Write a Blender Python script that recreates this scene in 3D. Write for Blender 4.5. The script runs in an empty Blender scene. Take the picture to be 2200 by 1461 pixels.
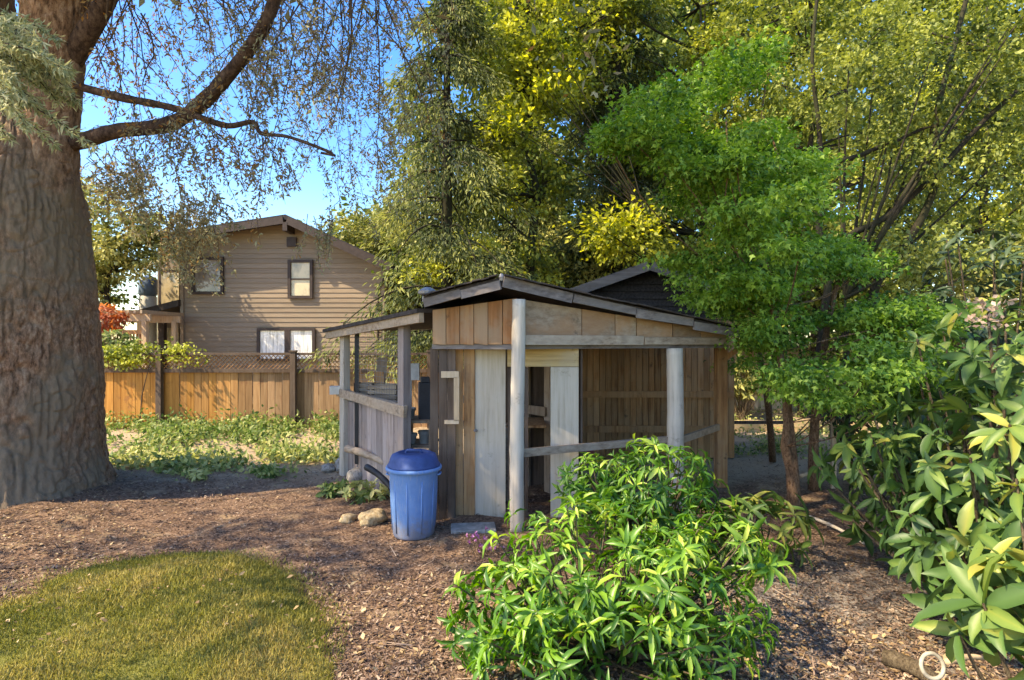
import bpy, math, random
import numpy as np
from mathutils import Vector, Matrix
SC = bpy.context.scene
COL = SC.collection
R = math.radians
rng = np.random.default_rng(7)
random.seed(7)

# ------------------------------------------------------------------ camera, sky, sun, exposure
EYE, FPX = 1.7, 1222.0
cam = bpy.data.cameras.new("camera"); cam.lens = 20.0; cam.sensor_width = 36.0
cam.clip_end = 3000; cam.clip_start = 0.05
co = bpy.data.objects.new("camera", cam); COL.objects.link(co)
co.location = (0, 0, EYE); co.rotation_euler = (R(90), 0, 0)
SC.camera = co
SUN_H = Vector((-0.92, -0.40, 0)).normalized()      # horizontal direction towards the sun
SUN_EL = R(48)
w = bpy.data.worlds.new("World"); SC.world = w; w.use_nodes = True
nt = w.node_tree; bg = nt.nodes["Background"]
sky = nt.nodes.new("ShaderNodeTexSky"); sky.sky_type = 'NISHITA'; sky.sun_disc = False
sky.sun_elevation = SUN_EL
sky.sun_rotation = math.atan2(SUN_H.x, SUN_H.y)
sky.air_density = 1.0; sky.dust_density = 0.8; sky.ozone_density = 3.0
shs = nt.nodes.new("ShaderNodeHueSaturation"); shs.inputs['Saturation'].default_value = 1.38; shs.inputs['Hue'].default_value = .512
nt.links.new(sky.outputs[0], shs.inputs['Color']); nt.links.new(shs.outputs[0], bg.inputs[0]); bg.inputs[1].default_value = 0.115
sl = bpy.data.lights.new("sun", 'SUN'); sl.energy = 2.1; sl.angle = R(0.6); sl.color = (1.0, 0.93, 0.80)
so = bpy.data.objects.new("sun", sl); COL.objects.link(so); so.location = (-20, -15, 25)
sd = Vector((SUN_H.x*math.cos(SUN_EL), SUN_H.y*math.cos(SUN_EL), math.sin(SUN_EL)))
so.rotation_euler = sd.to_track_quat('Z', 'Y').to_euler()
SC.view_settings.view_transform = 'Standard'; SC.view_settings.look = 'None'
SC.view_settings.exposure = 2.32; SC.view_settings.gamma = 1.0
SC.view_settings.use_white_balance = True; SC.view_settings.white_balance_temperature = 8500; SC.view_settings.white_balance_tint = 8
cy = SC.cycles
cy.max_bounces = 7; cy.diffuse_bounces = 4; cy.glossy_bounces = 3; cy.transmission_bounces = 5
cy.transparent_max_bounces = 8; cy.caustics_reflective = False; cy.caustics_refractive = False
cy.use_denoising = True

# ------------------------------------------------------------------ helpers
def P(px, py, d): return np.array(((px-1100)/FPX*d, d, EYE-(py-732)/FPX*d))
def gd(py): return FPX*EYE/(py-732.0)
def G(px, py):
    p = P(px, py, gd(py)); p[2] = gz(p[0], p[1]); return p
def gz(x, y):
    x = np.asarray(x, float); y = np.asarray(y, float)
    b = 0.012*np.sin(x*3.1+y*1.7)+0.010*np.sin(x*7.3-y*5.1+1)+0.008*np.sin(y*9.7+x*4.3)
    fade = np.exp(-((x*x+(y-5)**2)/220.0))
    m = 0.20*np.exp(-(((x+5.5)**2+(y-5.9)**2)/2.6))
    m = m+0.05*np.exp(-(((x+4.2)**2+(y-4.2)**2)/1.5))
    return b*fade+m
WL = {}
def wl(o): return WL.get(o.name, np.zeros(3)) if o is not None else np.zeros(3)
def tag(o, label=None, cat=None, group=None, kind=None):
    if label: o['label'] = label
    if cat: o['category'] = cat
    if group: o['group'] = group
    if kind: o['kind'] = kind
    return o
def thing(name, loc, label, cat, group=None):
    o = bpy.data.objects.new(name, None); COL.objects.link(o); o.empty_display_size = 0.2
    o.location = tuple(float(v) for v in loc); WL[o.name] = np.array(loc, float)
    return tag(o, label, cat, group)
def link_mesh(name, me, mat, parent=None, org=None, smooth=False):
    o = bpy.data.objects.new(name, me); COL.objects.link(o)
    if mat is not None: me.materials.append(mat)
    if parent is not None: o.parent = parent
    if org is not None and parent is None: o.location = tuple(float(v) for v in org)
    WL[o.name] = wl(parent) if parent is not None else (np.array(org, float) if org is not None else np.zeros(3))
    if smooth and len(me.polygons):
        me.polygons.foreach_set('use_smooth', np.ones(len(me.polygons), bool))
    return o
class MB:
    """collects shapes into one mesh"""
    def __init__(s): s.v = []; s.f = []; s.t = []
    def add(s, vs, fs, t=0.5):
        n = len(s.v); s.v += [tuple(float(c) for c in p) for p in vs]
        s.f += [tuple(n+i for i in f) for f in fs]; s.t += [t]*len(vs)
    def beam(s, p0, p1, wd, ht, up=(0, 0, 1), t=0.5, roll=0, ext=0, jit=0.0):
        p0 = np.array(p0, float); p1 = np.array(p1, float); a = p1-p0; L = np.linalg.norm(a); a = a/L
        p0 = p0-a*ext; p1 = p1+a*ext
        up = np.array(up, float)
        if abs(np.dot(up, a)) > 0.98: up = np.array((0, 1, 0.0))
        sd_ = np.cross(a, up); sd_ /= np.linalg.norm(sd_); u = np.cross(sd_, a)
        if roll:
            c, q = math.cos(roll), math.sin(roll); sd_, u = sd_*c+u*q, u*c-sd_*q
        vs = []
        for p in (p0, p1):
            for i, j in ((-1, -1), (1, -1), (1, 1), (-1, 1)):
                vs.append(p+sd_*(i*wd/2)+u*(j*ht/2)+(rng.normal(0, jit, 3) if jit else 0))
        s.add(vs, [(3, 2, 1, 0), (4, 5, 6, 7), (0, 1, 5, 4), (1, 2, 6, 5), (2, 3, 7, 6), (3, 0, 4, 7)], t)
    def box(s, c, size, rz=0, t=0.5):
        c = np.array(c, float); x = np.array((math.cos(rz), math.sin(rz), 0))
        s.beam(c-x*size[0]/2, c+x*size[0]/2, size[1], size[2], t=t)
    def slab(s, pts, d, t=0.5):
        """polygon pts extruded by vector d"""
        pts = [np.array(p, float) for p in pts]; n = len(pts); d = np.array(d, float)
        vs = pts+[p+d for p in pts]
        fs = [tuple(range(n))[::-1], tuple(range(n, 2*n))]+[(i, (i+1) % n, n+(i+1) % n, n+i) for i in range(n)]
        s.add(vs, fs, t)
    def tube(s, pts, rad, sides=7, t=0.5, cap=True):
        pts = [np.array(p, float) for p in pts]; n = len(pts)
        if not hasattr(rad, '__len__'): rad = [rad]*n
        vs = []; prev = None
        for i, p in enumerate(pts):
            a = pts[min(i+1, n-1)]-pts[max(i-1, 0)]; a = a/(np.linalg.norm(a)+1e-9)
            if prev is None:
                ref = np.array((0, 0, 1.0)) if abs(a[2]) < .9 else np.array((1.0, 0, 0))
                u = np.cross(a, ref)
            else: u = prev-a*np.dot(prev, a)
            u = u/(np.linalg.norm(u)+1e-9); prev = u; v = np.cross(a, u)
            for k in range(sides):
                q = 2*math.pi*k/sides; vs.append(p+(u*math.cos(q)+v*math.sin(q))*rad[i])
        fs = []
        for i in range(n-1):
            for k in range(sides):
                k2 = (k+1) % sides
                fs.append((i*sides+k, i*sides+k2, (i+1)*sides+k2, (i+1)*sides+k))
        if cap: fs += [tuple(range(sides))[::-1], tuple((n-1)*sides+k for k in range(sides))]
        s.add(vs, fs, t)
    def lathe(s, c, prof, seg=32, t=0.5, sq=1.0):
        c = np.array(c, float); vs = []; n = len(prof)
        for r, z in prof:
            for k in range(seg):
                q = 2*math.pi*k/seg; vs.append(c+np.array((r*math.cos(q), r*sq*math.sin(q), z)))
        fs = []
        for i in range(n-1):
            for k in range(seg):
                k2 = (k+1) % seg; fs.append((i*seg+k, i*seg+k2, (i+1)*seg+k2, (i+1)*seg+k))
        if prof[0][0] > 1e-5: fs.append(tuple(range(seg))[::-1])
        if prof[-1][0] > 1e-5: fs.append(tuple((n-1)*seg+k for k in range(seg)))
        s.add(vs, fs, t)
    def build(s, name, mat, parent=None, org=None, smooth=False, bevel=0):
        off = wl(parent) if parent is not None else (np.array(org, float) if org is not None else np.zeros(3))
        me = bpy.data.meshes.new(name)
        me.from_pydata([tuple(np.array(p)-off) for p in s.v], [], s.f); me.update()
        a = me.attributes.new('tint', 'FLOAT', 'POINT'); a.data.foreach_set('value', np.array(s.t, np.float32))
        o = link_mesh(name, me, mat, parent, org, smooth)
        if bevel:
            m = o.modifiers.new('bevel', 'BEVEL'); m.width = bevel; m.segments = 2; m.limit_method = 'ANGLE'
        return o
def unit(a): return a/(np.linalg.norm(a, axis=-1, keepdims=True)+1e-9)
def fast_mesh(name, verts, polys, tint):
    """verts (N,3); polys list of (M,k) index arrays; tint per vertex"""
    me = bpy.data.meshes.new(name)
    me.vertices.add(len(verts)); me.vertices.foreach_set('co', verts.astype(np.float32).ravel())
    loops = np.concatenate([p.ravel() for p in polys]); tot = np.concatenate([np.full(len(p), p.shape[1]) for p in polys])
    st = np.concatenate(([0], np.cumsum(tot)[:-1]))
    me.loops.add(len(loops)); me.loops.foreach_set('vertex_index', loops.astype(np.int32))
    me.polygons.add(len(tot)); me.polygons.foreach_set('loop_start', st.astype(np.int32))
    try: me.polygons.foreach_set('loop_total', tot.astype(np.int32))
    except Exception: pass
    me.update(calc_edges=True)
    a = me.attributes.new('tint', 'FLOAT', 'POINT'); a.data.foreach_set('value', tint.astype(np.float32))
    return me
TPL = {  # leaf outlines: (along, across, up) and faces
 'diamond': ([(0,0,0),(.45,-.5,.07),(1,0,-.04),(.45,.5,.07)], [(0,1,2),(0,2,3)]),
 'lance': ([(0,0,0),(.3,-.42,.10),(.32,0,.03),(.3,.42,.10),(.65,-.40,.06),(.67,0,-.02),(.65,.40,.06),(1,0,-.24)],
           [(0,1,2),(0,2,3),(1,4,5,2),(2,5,6,3),(4,7,5),(5,7,6)]),
 'broad': (lambda t=(.14, .36, .60, .83), w=(.26, .47, .48, .27): ([(0, 0, 0)]+[p for a, b in zip(t, w) for p in ((a, -b, .09-.30*a*a), (a, 0, .02-.30*a*a), (a, b, .09-.30*a*a))]+[(1, 0, -.31)],
    [(0, 1, 2), (0, 2, 3), (10, 13, 11), (11, 13, 12)]+[q for r in (1, 4, 7) for q in ((r, r+3, r+4, r+1), (r+1, r+4, r+5, r+2))]))(),
 'palm': ([(0,0,0),(.28,-.5,-.03),(.45,-.16,.05),(1,0,-.06),(.45,.16,.05),(.28,.5,-.03)], [(0,1,2),(0,2,4),(2,3,4),(0,4,5)]),
 'needle': ([(0,-.5,0),(1,-.22,-.03),(1,.22,-.03),(0,.5,0)], [(0,1,2,3)]),
}
def leaf_mesh(name, pos, dirs, nrm, length, width, tint, mat, parent=None, org=None, shape='diamond', smooth=False):
    tv, tf = TPL[shape]; tv = np.array(tv); n = len(pos); k = len(tv)
    d = unit(dirs); s_ = unit(np.cross(d, nrm)); m = np.cross(s_, d)
    off = wl(parent) if parent is not None else (np.array(org, float) if org is not None else np.zeros(3))
    L = np.broadcast_to(np.asarray(length, float), (n,))[:, None, None]; W = np.broadcast_to(np.asarray(width, float), (n,))[:, None, None]
    v = (pos-off)[:, None, :]+L*tv[None, :, 0:1]*d[:, None, :]+W*tv[None, :, 1:2]*s_[:, None, :]+L*tv[None, :, 2:3]*m[:, None, :]
    base = (np.arange(n)*k)[:, None]; polys = []
    for kk in (3, 4):
        q = [f for f in tf if len(f) == kk]
        for f in q: polys.append(base+np.array(f)[None, :])
    me = fast_mesh(name, v.reshape(-1, 3), polys, np.clip(np.repeat(np.clip(tint, 0, 1), k)+np.tile(np.array([.16 if shape == 'broad' and i in (0, 2, 5, 8, 11) else 0. for i in range(k)]), n), 0, 1))
    return link_mesh(name, me, mat, parent, org, smooth)
def vnoise(u, v, nu, seed):
    """smooth value noise, periodic in u with nu cells"""
    r = np.random.default_rng(seed); T = r.random((nu, 512))
    iu = np.floor(u).astype(int); iv = np.floor(v).astype(int); fu = u-iu; fv = v-iv
    fu = fu*fu*(3-2*fu); fv = fv*fv*(3-2*fv)
    a = T[iu % nu, iv % 512]; b = T[(iu+1) % nu, iv % 512]; c = T[iu % nu, (iv+1) % 512]; d = T[(iu+1) % nu, (iv+1) % 512]
    return (a*(1-fu)+b*fu)*(1-fv)+(c*(1-fu)+d*fu)*fv

# ------------------------------------------------------------------ materials
class N:
    def __init__(s, name):
        s.m = bpy.data.materials.new(name); s.m.use_nodes = True; s.t = s.m.node_tree; s.b = s.t.nodes["Principled BSDF"]
        s.out = s.t.nodes["Material Output"]
    def n(s, typ, **k):
        x = s.t.nodes.new(typ)
        for a, b in k.items(): setattr(x, a, b)
        return x
    def l(s, a, b): s.t.links.new(a, b)
    def coord(s, scale=(1, 1, 1), kind='Object'):
        c = s.n("ShaderNodeTexCoord"); m = s.n("ShaderNodeMapping"); m.inputs['Scale'].default_value = scale
        s.l(c.outputs[kind], m.inputs['Vector']); return m.outputs[0]
    def noise(s, vec, scale, detail=4, rough=.6):
        x = s.n("ShaderNodeTexNoise"); x.inputs['Scale'].default_value = scale; x.inputs['Detail'].default_value = detail
        x.inputs['Roughness'].default_value = rough; s.l(vec, x.inputs['Vector']); return x.outputs[0]
    def ramp(s, fac, stops):
        x = s.n("ShaderNodeValToRGB"); e = x.color_ramp.elements
        while len(e) < len(stops): e.new(.5)
        for i, (p, c) in enumerate(stops): e[i].position = p; e[i].color = (*c, 1)
        s.l(fac, x.inputs[0]); return x.outputs[0]
    def mix(s, fac, a, b, mode='MIX'):
        x = s.n("ShaderNodeMix", data_type='RGBA', blend_type=mode)
        for sock, v in ((x.inputs[0], fac), (x.inputs[6], a), (x.inputs[7], b)):
            if isinstance(v, (int, float)): sock.default_value = v
            elif isinstance(v, tuple): sock.default_value = (*v, 1)
            else: s.l(v, sock)
        return x.outputs[2]
    def math(s, op, a, b=0.0, clamp=False):
        x = s.n("ShaderNodeMath", operation=op); x.use_clamp = clamp
        for sock, v in ((x.inputs[0], a), (x.inputs[1], b)):
            if isinstance(v, (int, float)): sock.default_value = v
            else: s.l(v, sock)
        return x.outputs[0]
    def maprange(s, v, a, b, c=0, d=1):
        x = s.n("ShaderNodeMapRange"); x.interpolation_type = 'SMOOTHSTEP'
        s.l(v, x.inputs[0]); x.inputs[1].default_value = a; x.inputs[2].default_value = b
        x.inputs[3].default_value = c; x.inputs[4].default_value = d; return x.outputs[0]
    def attr(s, name='tint'):
        x = s.n("ShaderNodeAttribute"); x.attribute_name = name; return x.outputs['Fac']
    def bump(s, h, strength=.4, dist=.02):
        x = s.n("ShaderNodeBump"); x.inputs['Strength'].default_value = strength; x.inputs['Distance'].default_value = dist
        s.l(h, x.inputs['Height']); s.l(x.outputs[0], s.b.inputs['Normal'])
    def fin(s, col=None, rough=.8, spec=.3):
        if col is not None:
            if isinstance(col, tuple): s.b.inputs['Base Color'].default_value = (*col, 1)
            else: s.l(col, s.b.inputs['Base Color'])
        s.b.inputs['Roughness'].default_value = rough; s.b.inputs['Specular IOR Level'].default_value = spec
        return s.m
def leaf_mat(name, stops, trans=.4, rough=.5, spec=.3, patch=0.0):
    """stops: colours from tint 0 to 1"""
    a = N(name); t = a.attr()
    if patch:
        n1 = a.noise(a.coord(), patch, 2)
        t = a.math('ADD', a.math('MULTIPLY', t, .62), a.math('MULTIPLY', a.maprange(n1, .36, .64), .38), True)
    c = a.ramp(t, stops); a.fin(c, rough, spec)
    tr = a.n("ShaderNodeBsdfTranslucent"); mx = a.n("ShaderNodeMixShader"); mx.inputs[0].default_value = trans
    hs = a.n("ShaderNodeHueSaturation"); hs.inputs['Hue'].default_value = .503; hs.inputs['Saturation'].default_value = 1.12; hs.inputs['Value'].default_value = 1.5
    a.l(c, hs.inputs['Color']); a.l(hs.outputs[0], tr.inputs['Color'])
    a.l(a.b.outputs[0], mx.inputs[1]); a.l(tr.outputs[0], mx.inputs[2]); a.l(mx.outputs[0], a.out.inputs[0])
    return a.m
def wood(name, dark, mid, light, axis='z', grey=None, greyamt=.5, rough=.85, stain=(.05, .035, .025), ivar=.55):
    a = N(name); sc = {'z': (26, 26, 1.6), 'x': (1.6, 26, 26), 'y': (26, 1.6, 26)}[axis]
    isl = a.n("ShaderNodeNewGeometry").outputs['Random Per Island']
    c0 = a.n("ShaderNodeTexCoord").outputs['Object']
    ad = a.n("ShaderNodeVectorMath", operation='ADD'); cmb = a.n("ShaderNodeCombineXYZ")
    off = a.math('MULTIPLY', isl, 37.0)
    for i in range(3): a.l(off, cmb.inputs[i])
    a.l(c0, ad.inputs[0]); a.l(cmb.outputs[0], ad.inputs[1])
    mp = a.n("ShaderNodeMapping"); mp.inputs['Scale'].default_value = sc; a.l(ad.outputs[0], mp.inputs[0])
    g = a.noise(mp.outputs[0], 1.0, 6, .65)
    c = a.ramp(g, [(.28, dark), (.5, mid), (.75, light)])
    big = a.noise(ad.outputs[0], 2.2, 4, .65)
    if grey: c = a.mix(a.math('MULTIPLY', a.maprange(big, .38, .62), greyamt), c, grey)
    st = a.noise(ad.outputs[0], 5.5, 5, .7)
    c = a.mix(a.maprange(st, .60, .74, 0, .75), c, stain)
    hs = a.n("ShaderNodeHueSaturation"); a.l(c, hs.inputs['Color'])
    a.l(a.math('ADD', a.math('MULTIPLY', isl, ivar), 1-ivar/2), hs.inputs['Value'])
    a.bump(g, .5, .006)
    return a.fin(hs.outputs[0], rough, .2)
def plain(name, col, rough=.6, spec=.3, vary=.25, scale=8, metal=0):
    a = N(name); n1 = a.noise(a.coord(), scale, 5)
    d = tuple(c*(1-vary) for c in col); l = tuple(min(1, c*(1+vary)) for c in col)
    a.b.inputs['Metallic'].default_value = metal
    return a.fin(a.ramp(n1, [(.3, d), (.7, l)]), rough, spec)

M = {}
M['weathered'] = wood('weathered_boards', (.15, .095, .06), (.36, .255, .175), (.50, .385, .28), 'z', (.40, .33, .265), .5)
M['weathered_x'] = wood('weathered_beams', (.17, .115, .075), (.36, .26, .18), (.50, .39, .285), 'x', (.42, .34, .26), .5)
M['post'] = wood('silvered_posts', (.31, .25, .19), (.54, .455, .36), (.68, .595, .49), 'z', (.57, .505, .43), .5, stain=(.22, .17, .13))
M['purple_post'] = wood('dull_posts', (.17, .13, .11), (.32, .25, .22), (.43, .36, .32), 'z', (.34, .29, .28), .5)
M['fascia'] = wood('fascia_boards', (.20, .085, .03), (.31, .135, .055), (.42, .225, .10), 'z', (.29, .205, .13), .8, stain=(.09, .055, .035), ivar=.28)
M['fascia_right'] = wood('fascia_plank', (.20, .13, .08), (.31, .225, .155), (.43, .33, .235), 'x', (.36, .19, .095), .7)
M['ply'] = wood('grey_plywood', (.36, .29, .21), (.50, .415, .315), (.60, .515, .41), 'z', (.52, .455, .37), .5, stain=(.27, .21, .15))
M['golden'] = wood('golden_header', (.34, .22, .10), (.52, .36, .17), (.62, .46, .26), 'x', (.40, .34, .26), .4)
M['brown'] = wood('brown_boards', (.16, .07, .03), (.40, .20, .085), (.58, .34, .16), 'z', (.42, .28, .16), .5)
M['dark_wood'] = wood('dark_boards', (.04, .026, .018), (.095, .063, .045), (.16, .115, .085), 'z', (.13, .10, .08), .4)
M['tan'] = wood('tan_wood', (.36, .24, .14), (.52, .37, .23), (.62, .47, .32), 'z', (.45, .36, .28), .3, stain=(.25, .16, .09))
M['roofing'] = plain('bitumen_roofing', (.055, .045, .042), .9, .2, .5, 14)
M['edge'] = wood('roof_edge', (.07, .055, .05), (.16, .13, .115), (.27, .225, .20), 'x', (.2, .18, .17), .6)
M['soiled'] = plain('soiled_plastic', (.36, .32, .25), .75, .2, .35, 25)
M['white'] = plain('chalky_white', (.60, .565, .50), .7, .3, .12, 20)
M['black'] = plain('black_plastic', (.012, .012, .014), .55, .4, .3)
M['metal'] = plain('dull_galvanised', (.30, .30, .31), .5, .5, .3, 20, .6)
M['wire'] = plain('wire', (.26, .25, .24), .5, .5, .2, 20, .5)

def house_siding():
    a = N('taupe_siding'); v = a.coord((2, 2, 26)); g = a.noise(v, 1.0, 4)
    big = a.noise(a.coord(), .5, 3); isl = a.n("ShaderNodeNewGeometry").outputs['Random Per Island']
    c = a.ramp(g, [(.3, (.24, .175, .12)), (.7, (.31, .235, .165))])
    c = a.mix(a.maprange(big, .4, .65, 0, .5), c, (.24, .19, .135))
    hs = a.n("ShaderNodeHueSaturation"); a.l(c, hs.inputs['Color']); a.l(a.math('ADD', a.math('MULTIPLY', isl, .22), .89), hs.inputs['Value'])
    return a.fin(hs.outputs[0], .75, .25)
M['siding'] = house_siding()
M['trim'] = plain('dark_brown_trim', (.05, .034, .028), .6, .3, .25)
M['shingle'] = plain('dark_shingles', (.045, .04, .042), .9, .2, .45, 30)
def pane(name, col, streaks):
    a = N(name); g = a.noise(a.coord((streaks, 1, .6)), 3.0, 3)
    a.b.inputs['Coat Weight'].default_value = 1.0; a.b.inputs['Coat Roughness'].default_value = .03
    return a.fin(a.ramp(g, [(.35, tuple(c*.45 for c in col)), (.55, col)]), .5, .5)
M['curtain_pane'] = pane('curtained_glass', (.86, .84, .80), 5)
M['beige_pane'] = pane('beige_reflection_glass', (.60, .47, .27), 1.2)  # yellowish base colour holds the bright reflection of the upper window
M['grey_pane'] = pane('grey_glass', (.26, .21, .16), 1.0)
def bark(name, dark, mid, light, moss=None, vs=1.0):
    a = N(name); v = a.coord((9*vs, 9*vs, 3.4*vs)); g = a.noise(v, 2.4, 8, .75); big = a.noise(a.coord(), .9, 4)
    fine = a.noise(a.coord((1, 1, .6)), 38, 6, .75)
    h = a.math('ADD', a.math('MULTIPLY', g, .65), a.math('MULTIPLY', fine, .35))
    c = a.ramp(h, [(.40, dark), (.5, mid), (.61, light)])
    if moss: c = a.mix(a.maprange(big, .42, .60, 0, .85), c, moss)
    a.bump(h, .9, .03)
    return a.fin(c, .92, .15)
M['big_bark'] = bark('red_brown_bark', (.075, .040, .023), (.27, .145, .085), (.44, .29, .19), (.225, .168, .112))
M['branch'] = bark('branch_bark', (.03, .018, .013), (.085, .05, .036), (.16, .10, .07))
M['dark_bark'] = bark('dark_bark', (.012, .010, .008), (.034, .027, .020), (.07, .055, .04), (.045, .045, .022))
M['stem'] = bark('shrub_stem', (.05, .035, .022), (.13, .095, .06), (.22, .17, .11), vs=4)
M['twig'] = plain('twig_bark', (.075, .05, .036), .9, .2, .4, 12)
M['red_stem'] = bark('maple_stem', (.06, .032, .02), (.18, .105, .062), (.30, .19, .12), vs=3)

M['leaf_yellow'] = leaf_mat('yellow_green_leaves', [(0, (.022, .042, .010)), (.4, (.12, .155, .03)), (.7, (.33, .35, .06)), (1, (.60, .60, .11))], .3, patch=.8)
M['leaf_lime'] = leaf_mat('lime_leaves', [(0, (.035, .055, .016)), (.45, (.20, .215, .055)), (1, (.56, .52, .19))], .3, patch=.8)
M['leaf_sunlit'] = leaf_mat('sunlit_gold_leaves', [(0, (.07, .10, .02)), (.4, (.26, .29, .04)), (1, (.60, .57, .09))], .45)  # sunlight on the bright clusters is put into this leaf colour
M['leaf_olive'] = leaf_mat('olive_leaves', [(0, (.015, .03, .009)), (.45, (.085, .12, .025)), (1, (.38, .40, .09))], .3, patch=.8)
M['leaf_maple'] = leaf_mat('bright_maple_leaves', [(0, (.02, .06, .010)), (.45, (.07, .17, .022)), (1, (.25, .38, .06))], .36)
M['leaf_dark'] = leaf_mat('dark_evergreen_leaves', [(0, (.012, .028, .012)), (.5, (.03, .058, .026)), (1, (.075, .11, .05))], .15, rough=.4)
M['leaf_fir'] = leaf_mat('fir_needles', [(0, (.022, .034, .016)), (.4, (.085, .11, .042)), (1, (.36, .37, .10))], .3, rough=.6)
M['leaf_grey'] = leaf_mat('sparse_needles', [(0, (.34, .15, .04)), (.35, (.30, .21, .10)), (.6, (.25, .24, .13)), (1, (.46, .42, .25))], .35, rough=.6)
M['leaf_silver'] = leaf_mat('silvery_needles', [(0, (.13, .17, .07)), (.5, (.36, .37, .19)), (1, (.66, .60, .36))], .3, rough=.6)
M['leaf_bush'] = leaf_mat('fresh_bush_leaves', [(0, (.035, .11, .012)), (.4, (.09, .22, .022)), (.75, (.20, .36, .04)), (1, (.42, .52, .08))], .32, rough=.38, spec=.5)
M['leaf_rhodo'] = leaf_mat('rhododendron_leaves', [(0, (.022, .06, .02)), (.5, (.08, .155, .038)), (.8, (.18, .25, .055)), (1, (.36, .34, .07))], .25, rough=.45, spec=.35)
M['leaf_ground'] = leaf_mat('ground_cover_leaves', [(0, (.06, .12, .03)), (.5, (.20, .26, .075)), (1, (.56, .53, .22))], .35)
M['leaf_red'] = leaf_mat('red_leaves', [(0, (.22, .04, .02)), (.5, (.42, .10, .04)), (1, (.55, .22, .10))], .35)
M['petal'] = leaf_mat('purple_petals', [(0, (.22, .05, .20)), (1, (.48, .22, .44))], .3)
M['petal_pink'] = leaf_mat('faded_pink_petals', [(0, (.30, .19, .13)), (1, (.52, .40, .32))], .3)
M['grass'] = leaf_mat('mossy_grass', [(0, (.12, .125, .025)), (.4, (.26, .25, .062)), (.65, (.38, .32, .10)), (1, (.54, .41, .19))], .3, patch=1.3)
M['chips'] = N('bark_chips'); M['chips'] = M['chips'].fin(M['chips'].ramp(M['chips'].attr(), [(0, (.055, .034, .025)), (.4, (.175, .110, .077)), (.75, (.275, .185, .132)), (1, (.42, .31, .225))]), .9, .15)
M['litter'] = leaf_mat('dry_leaf_litter', [(0, (.16, .09, .045)), (.5, (.34, .22, .11)), (1, (.55, .42, .24))], .2)

def ground_mat():
    a = N('garden_soil'); v = a.coord()
    sep = a.n("ShaderNodeSeparateXYZ"); a.l(v, sep.inputs[0]); x, y = sep.outputs[0], sep.outputs[1]
    f = a.noise(v, 22, 8, .75); m = a.noise(v, 3.2, 5, .65); big = a.noise(v, .8, 4, .6)
    vo = a.n("ShaderNodeTexVoronoi"); vo.inputs['Scale'].default_value = 55; a.l(v, vo.inputs['Vector'])
    vc = a.n("ShaderNodeSeparateColor"); a.l(vo.outputs['Color'], vc.inputs[0])
    c = a.ramp(a.math('ADD', a.math('MULTIPLY', f, .6), a.math('MULTIPLY', vc.outputs[0], .4)),
               [(.30, (.08, .048, .032)), (.5, (.185, .11, .072)), (.72, (.29, .19, .125))])
    straw = a.mix(f, (.24, .15, .085), (.50, .36, .22))
    c = a.mix(a.maprange(a.math('ADD', m, a.math('MULTIPLY', big, .6)), .86, 1.05, 0, .8), c, straw)
    gv = a.ramp(vc.outputs[1], [(.1, (.10, .085, .075)), (.5, (.22, .19, .165)), (.95, (.40, .35, .30))])
    yx = a.math('ADD', x, a.math('MULTIPLY', m, .8))
    k = a.math('MULTIPLY', a.maprange(yx, 1.15, 1.9), a.maprange(a.math('ADD', y, m), 5.6, 4.4))
    c = a.mix(a.math('MULTIPLY', k, .8), c, gv)
    tan = a.mix(f, (.32, .22, .13), (.58, .46, .32))
    c = a.mix(a.maprange(a.math('ADD', y, a.math('MULTIPLY', m, 2.2)), 7.2, 8.6, 0, .8), c, tan)
    far = a.mix(big, (.07, .08, .03), (.16, .14, .06)); c = a.mix(a.maprange(y, 14, 20), c, far)
    c = a.mix(a.maprange(y, 1.2, -.5), c, a.mix(m, (.24, .21, .09), (.40, .33, .17)))      # unseen ground behind the viewer, paled like dry lawn to bounce warm light
    a.bump(a.math('ADD', f, a.math('MULTIPLY', vc.outputs[2], .5)), .8, .03)
    return a.fin(c, .95, .15)
M['ground'] = ground_mat()

# ------------------------------------------------------------------ setting: ground and lawn
def build_ground():
    xs = np.concatenate(([-600, -200, -80, -40, -20], np.linspace(-12, 12, 161), [20, 40, 80, 200, 600]))
    ys = np.concatenate(([-600, -200, -60, -20, -6, -2], np.linspace(0, 15, 121), [20, 30, 50, 100, 250, 900]))
    X, Y = np.meshgrid(xs, ys); Z = gz(X, Y)+rng.normal(0, .006, X.shape)*(np.abs(X) < 10)*(Y < 14)
    v = np.stack((X, Y, Z), -1).reshape(-1, 3); nx = len(xs); ny = len(ys)
    i = (np.arange(ny-1)[:, None]*nx+np.arange(nx-1)[None]).ravel()
    me = fast_mesh('ground', v, [np.stack((i, i+1, i+nx+1, i+nx), -1)], np.full(len(v), .5))
    tag(link_mesh('ground', me, M['ground'], smooth=True), kind='structure')
build_ground()

def spline(pts, n=8, closed=True):
    pts = np.array(pts, float); k = len(pts); out = []
    for i in range(k):
        p0, p1, p2, p3 = (pts[(i+j-1) % k] for j in range(4))
        for t in np.linspace(0, 1, n, endpoint=False):
            out.append(.5*((2*p1)+(-p0+p2)*t+(2*p0-5*p1+4*p2-p3)*t*t+(-p0+3*p1-3*p2+p3)*t**3))
    return np.array(out)
def inside(poly, x, y):
    r = np.zeros(len(x), bool); n = len(poly); j = n-1
    for i in range(n):
        xi, yi = poly[i]; xj, yj = poly[j]
        c = ((yi > y) != (yj > y)) & (x < (xj-xi)*(y-yi)/(yj-yi+1e-12)+xi); r ^= c; j = i
    return r
lp = [G(*q)[:2] for q in ((-40, 1325), (110, 1262), (280, 1212), (440, 1196), (590, 1232), (680, 1315), (702, 1400), (715, 1462))]
lp += [np.array(q) for q in ((-.95, 2.2), (-1.2, 1.4), (-2.5, 1.0), (-4.5, 1.2), (-5.2, 2.4))]
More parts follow.
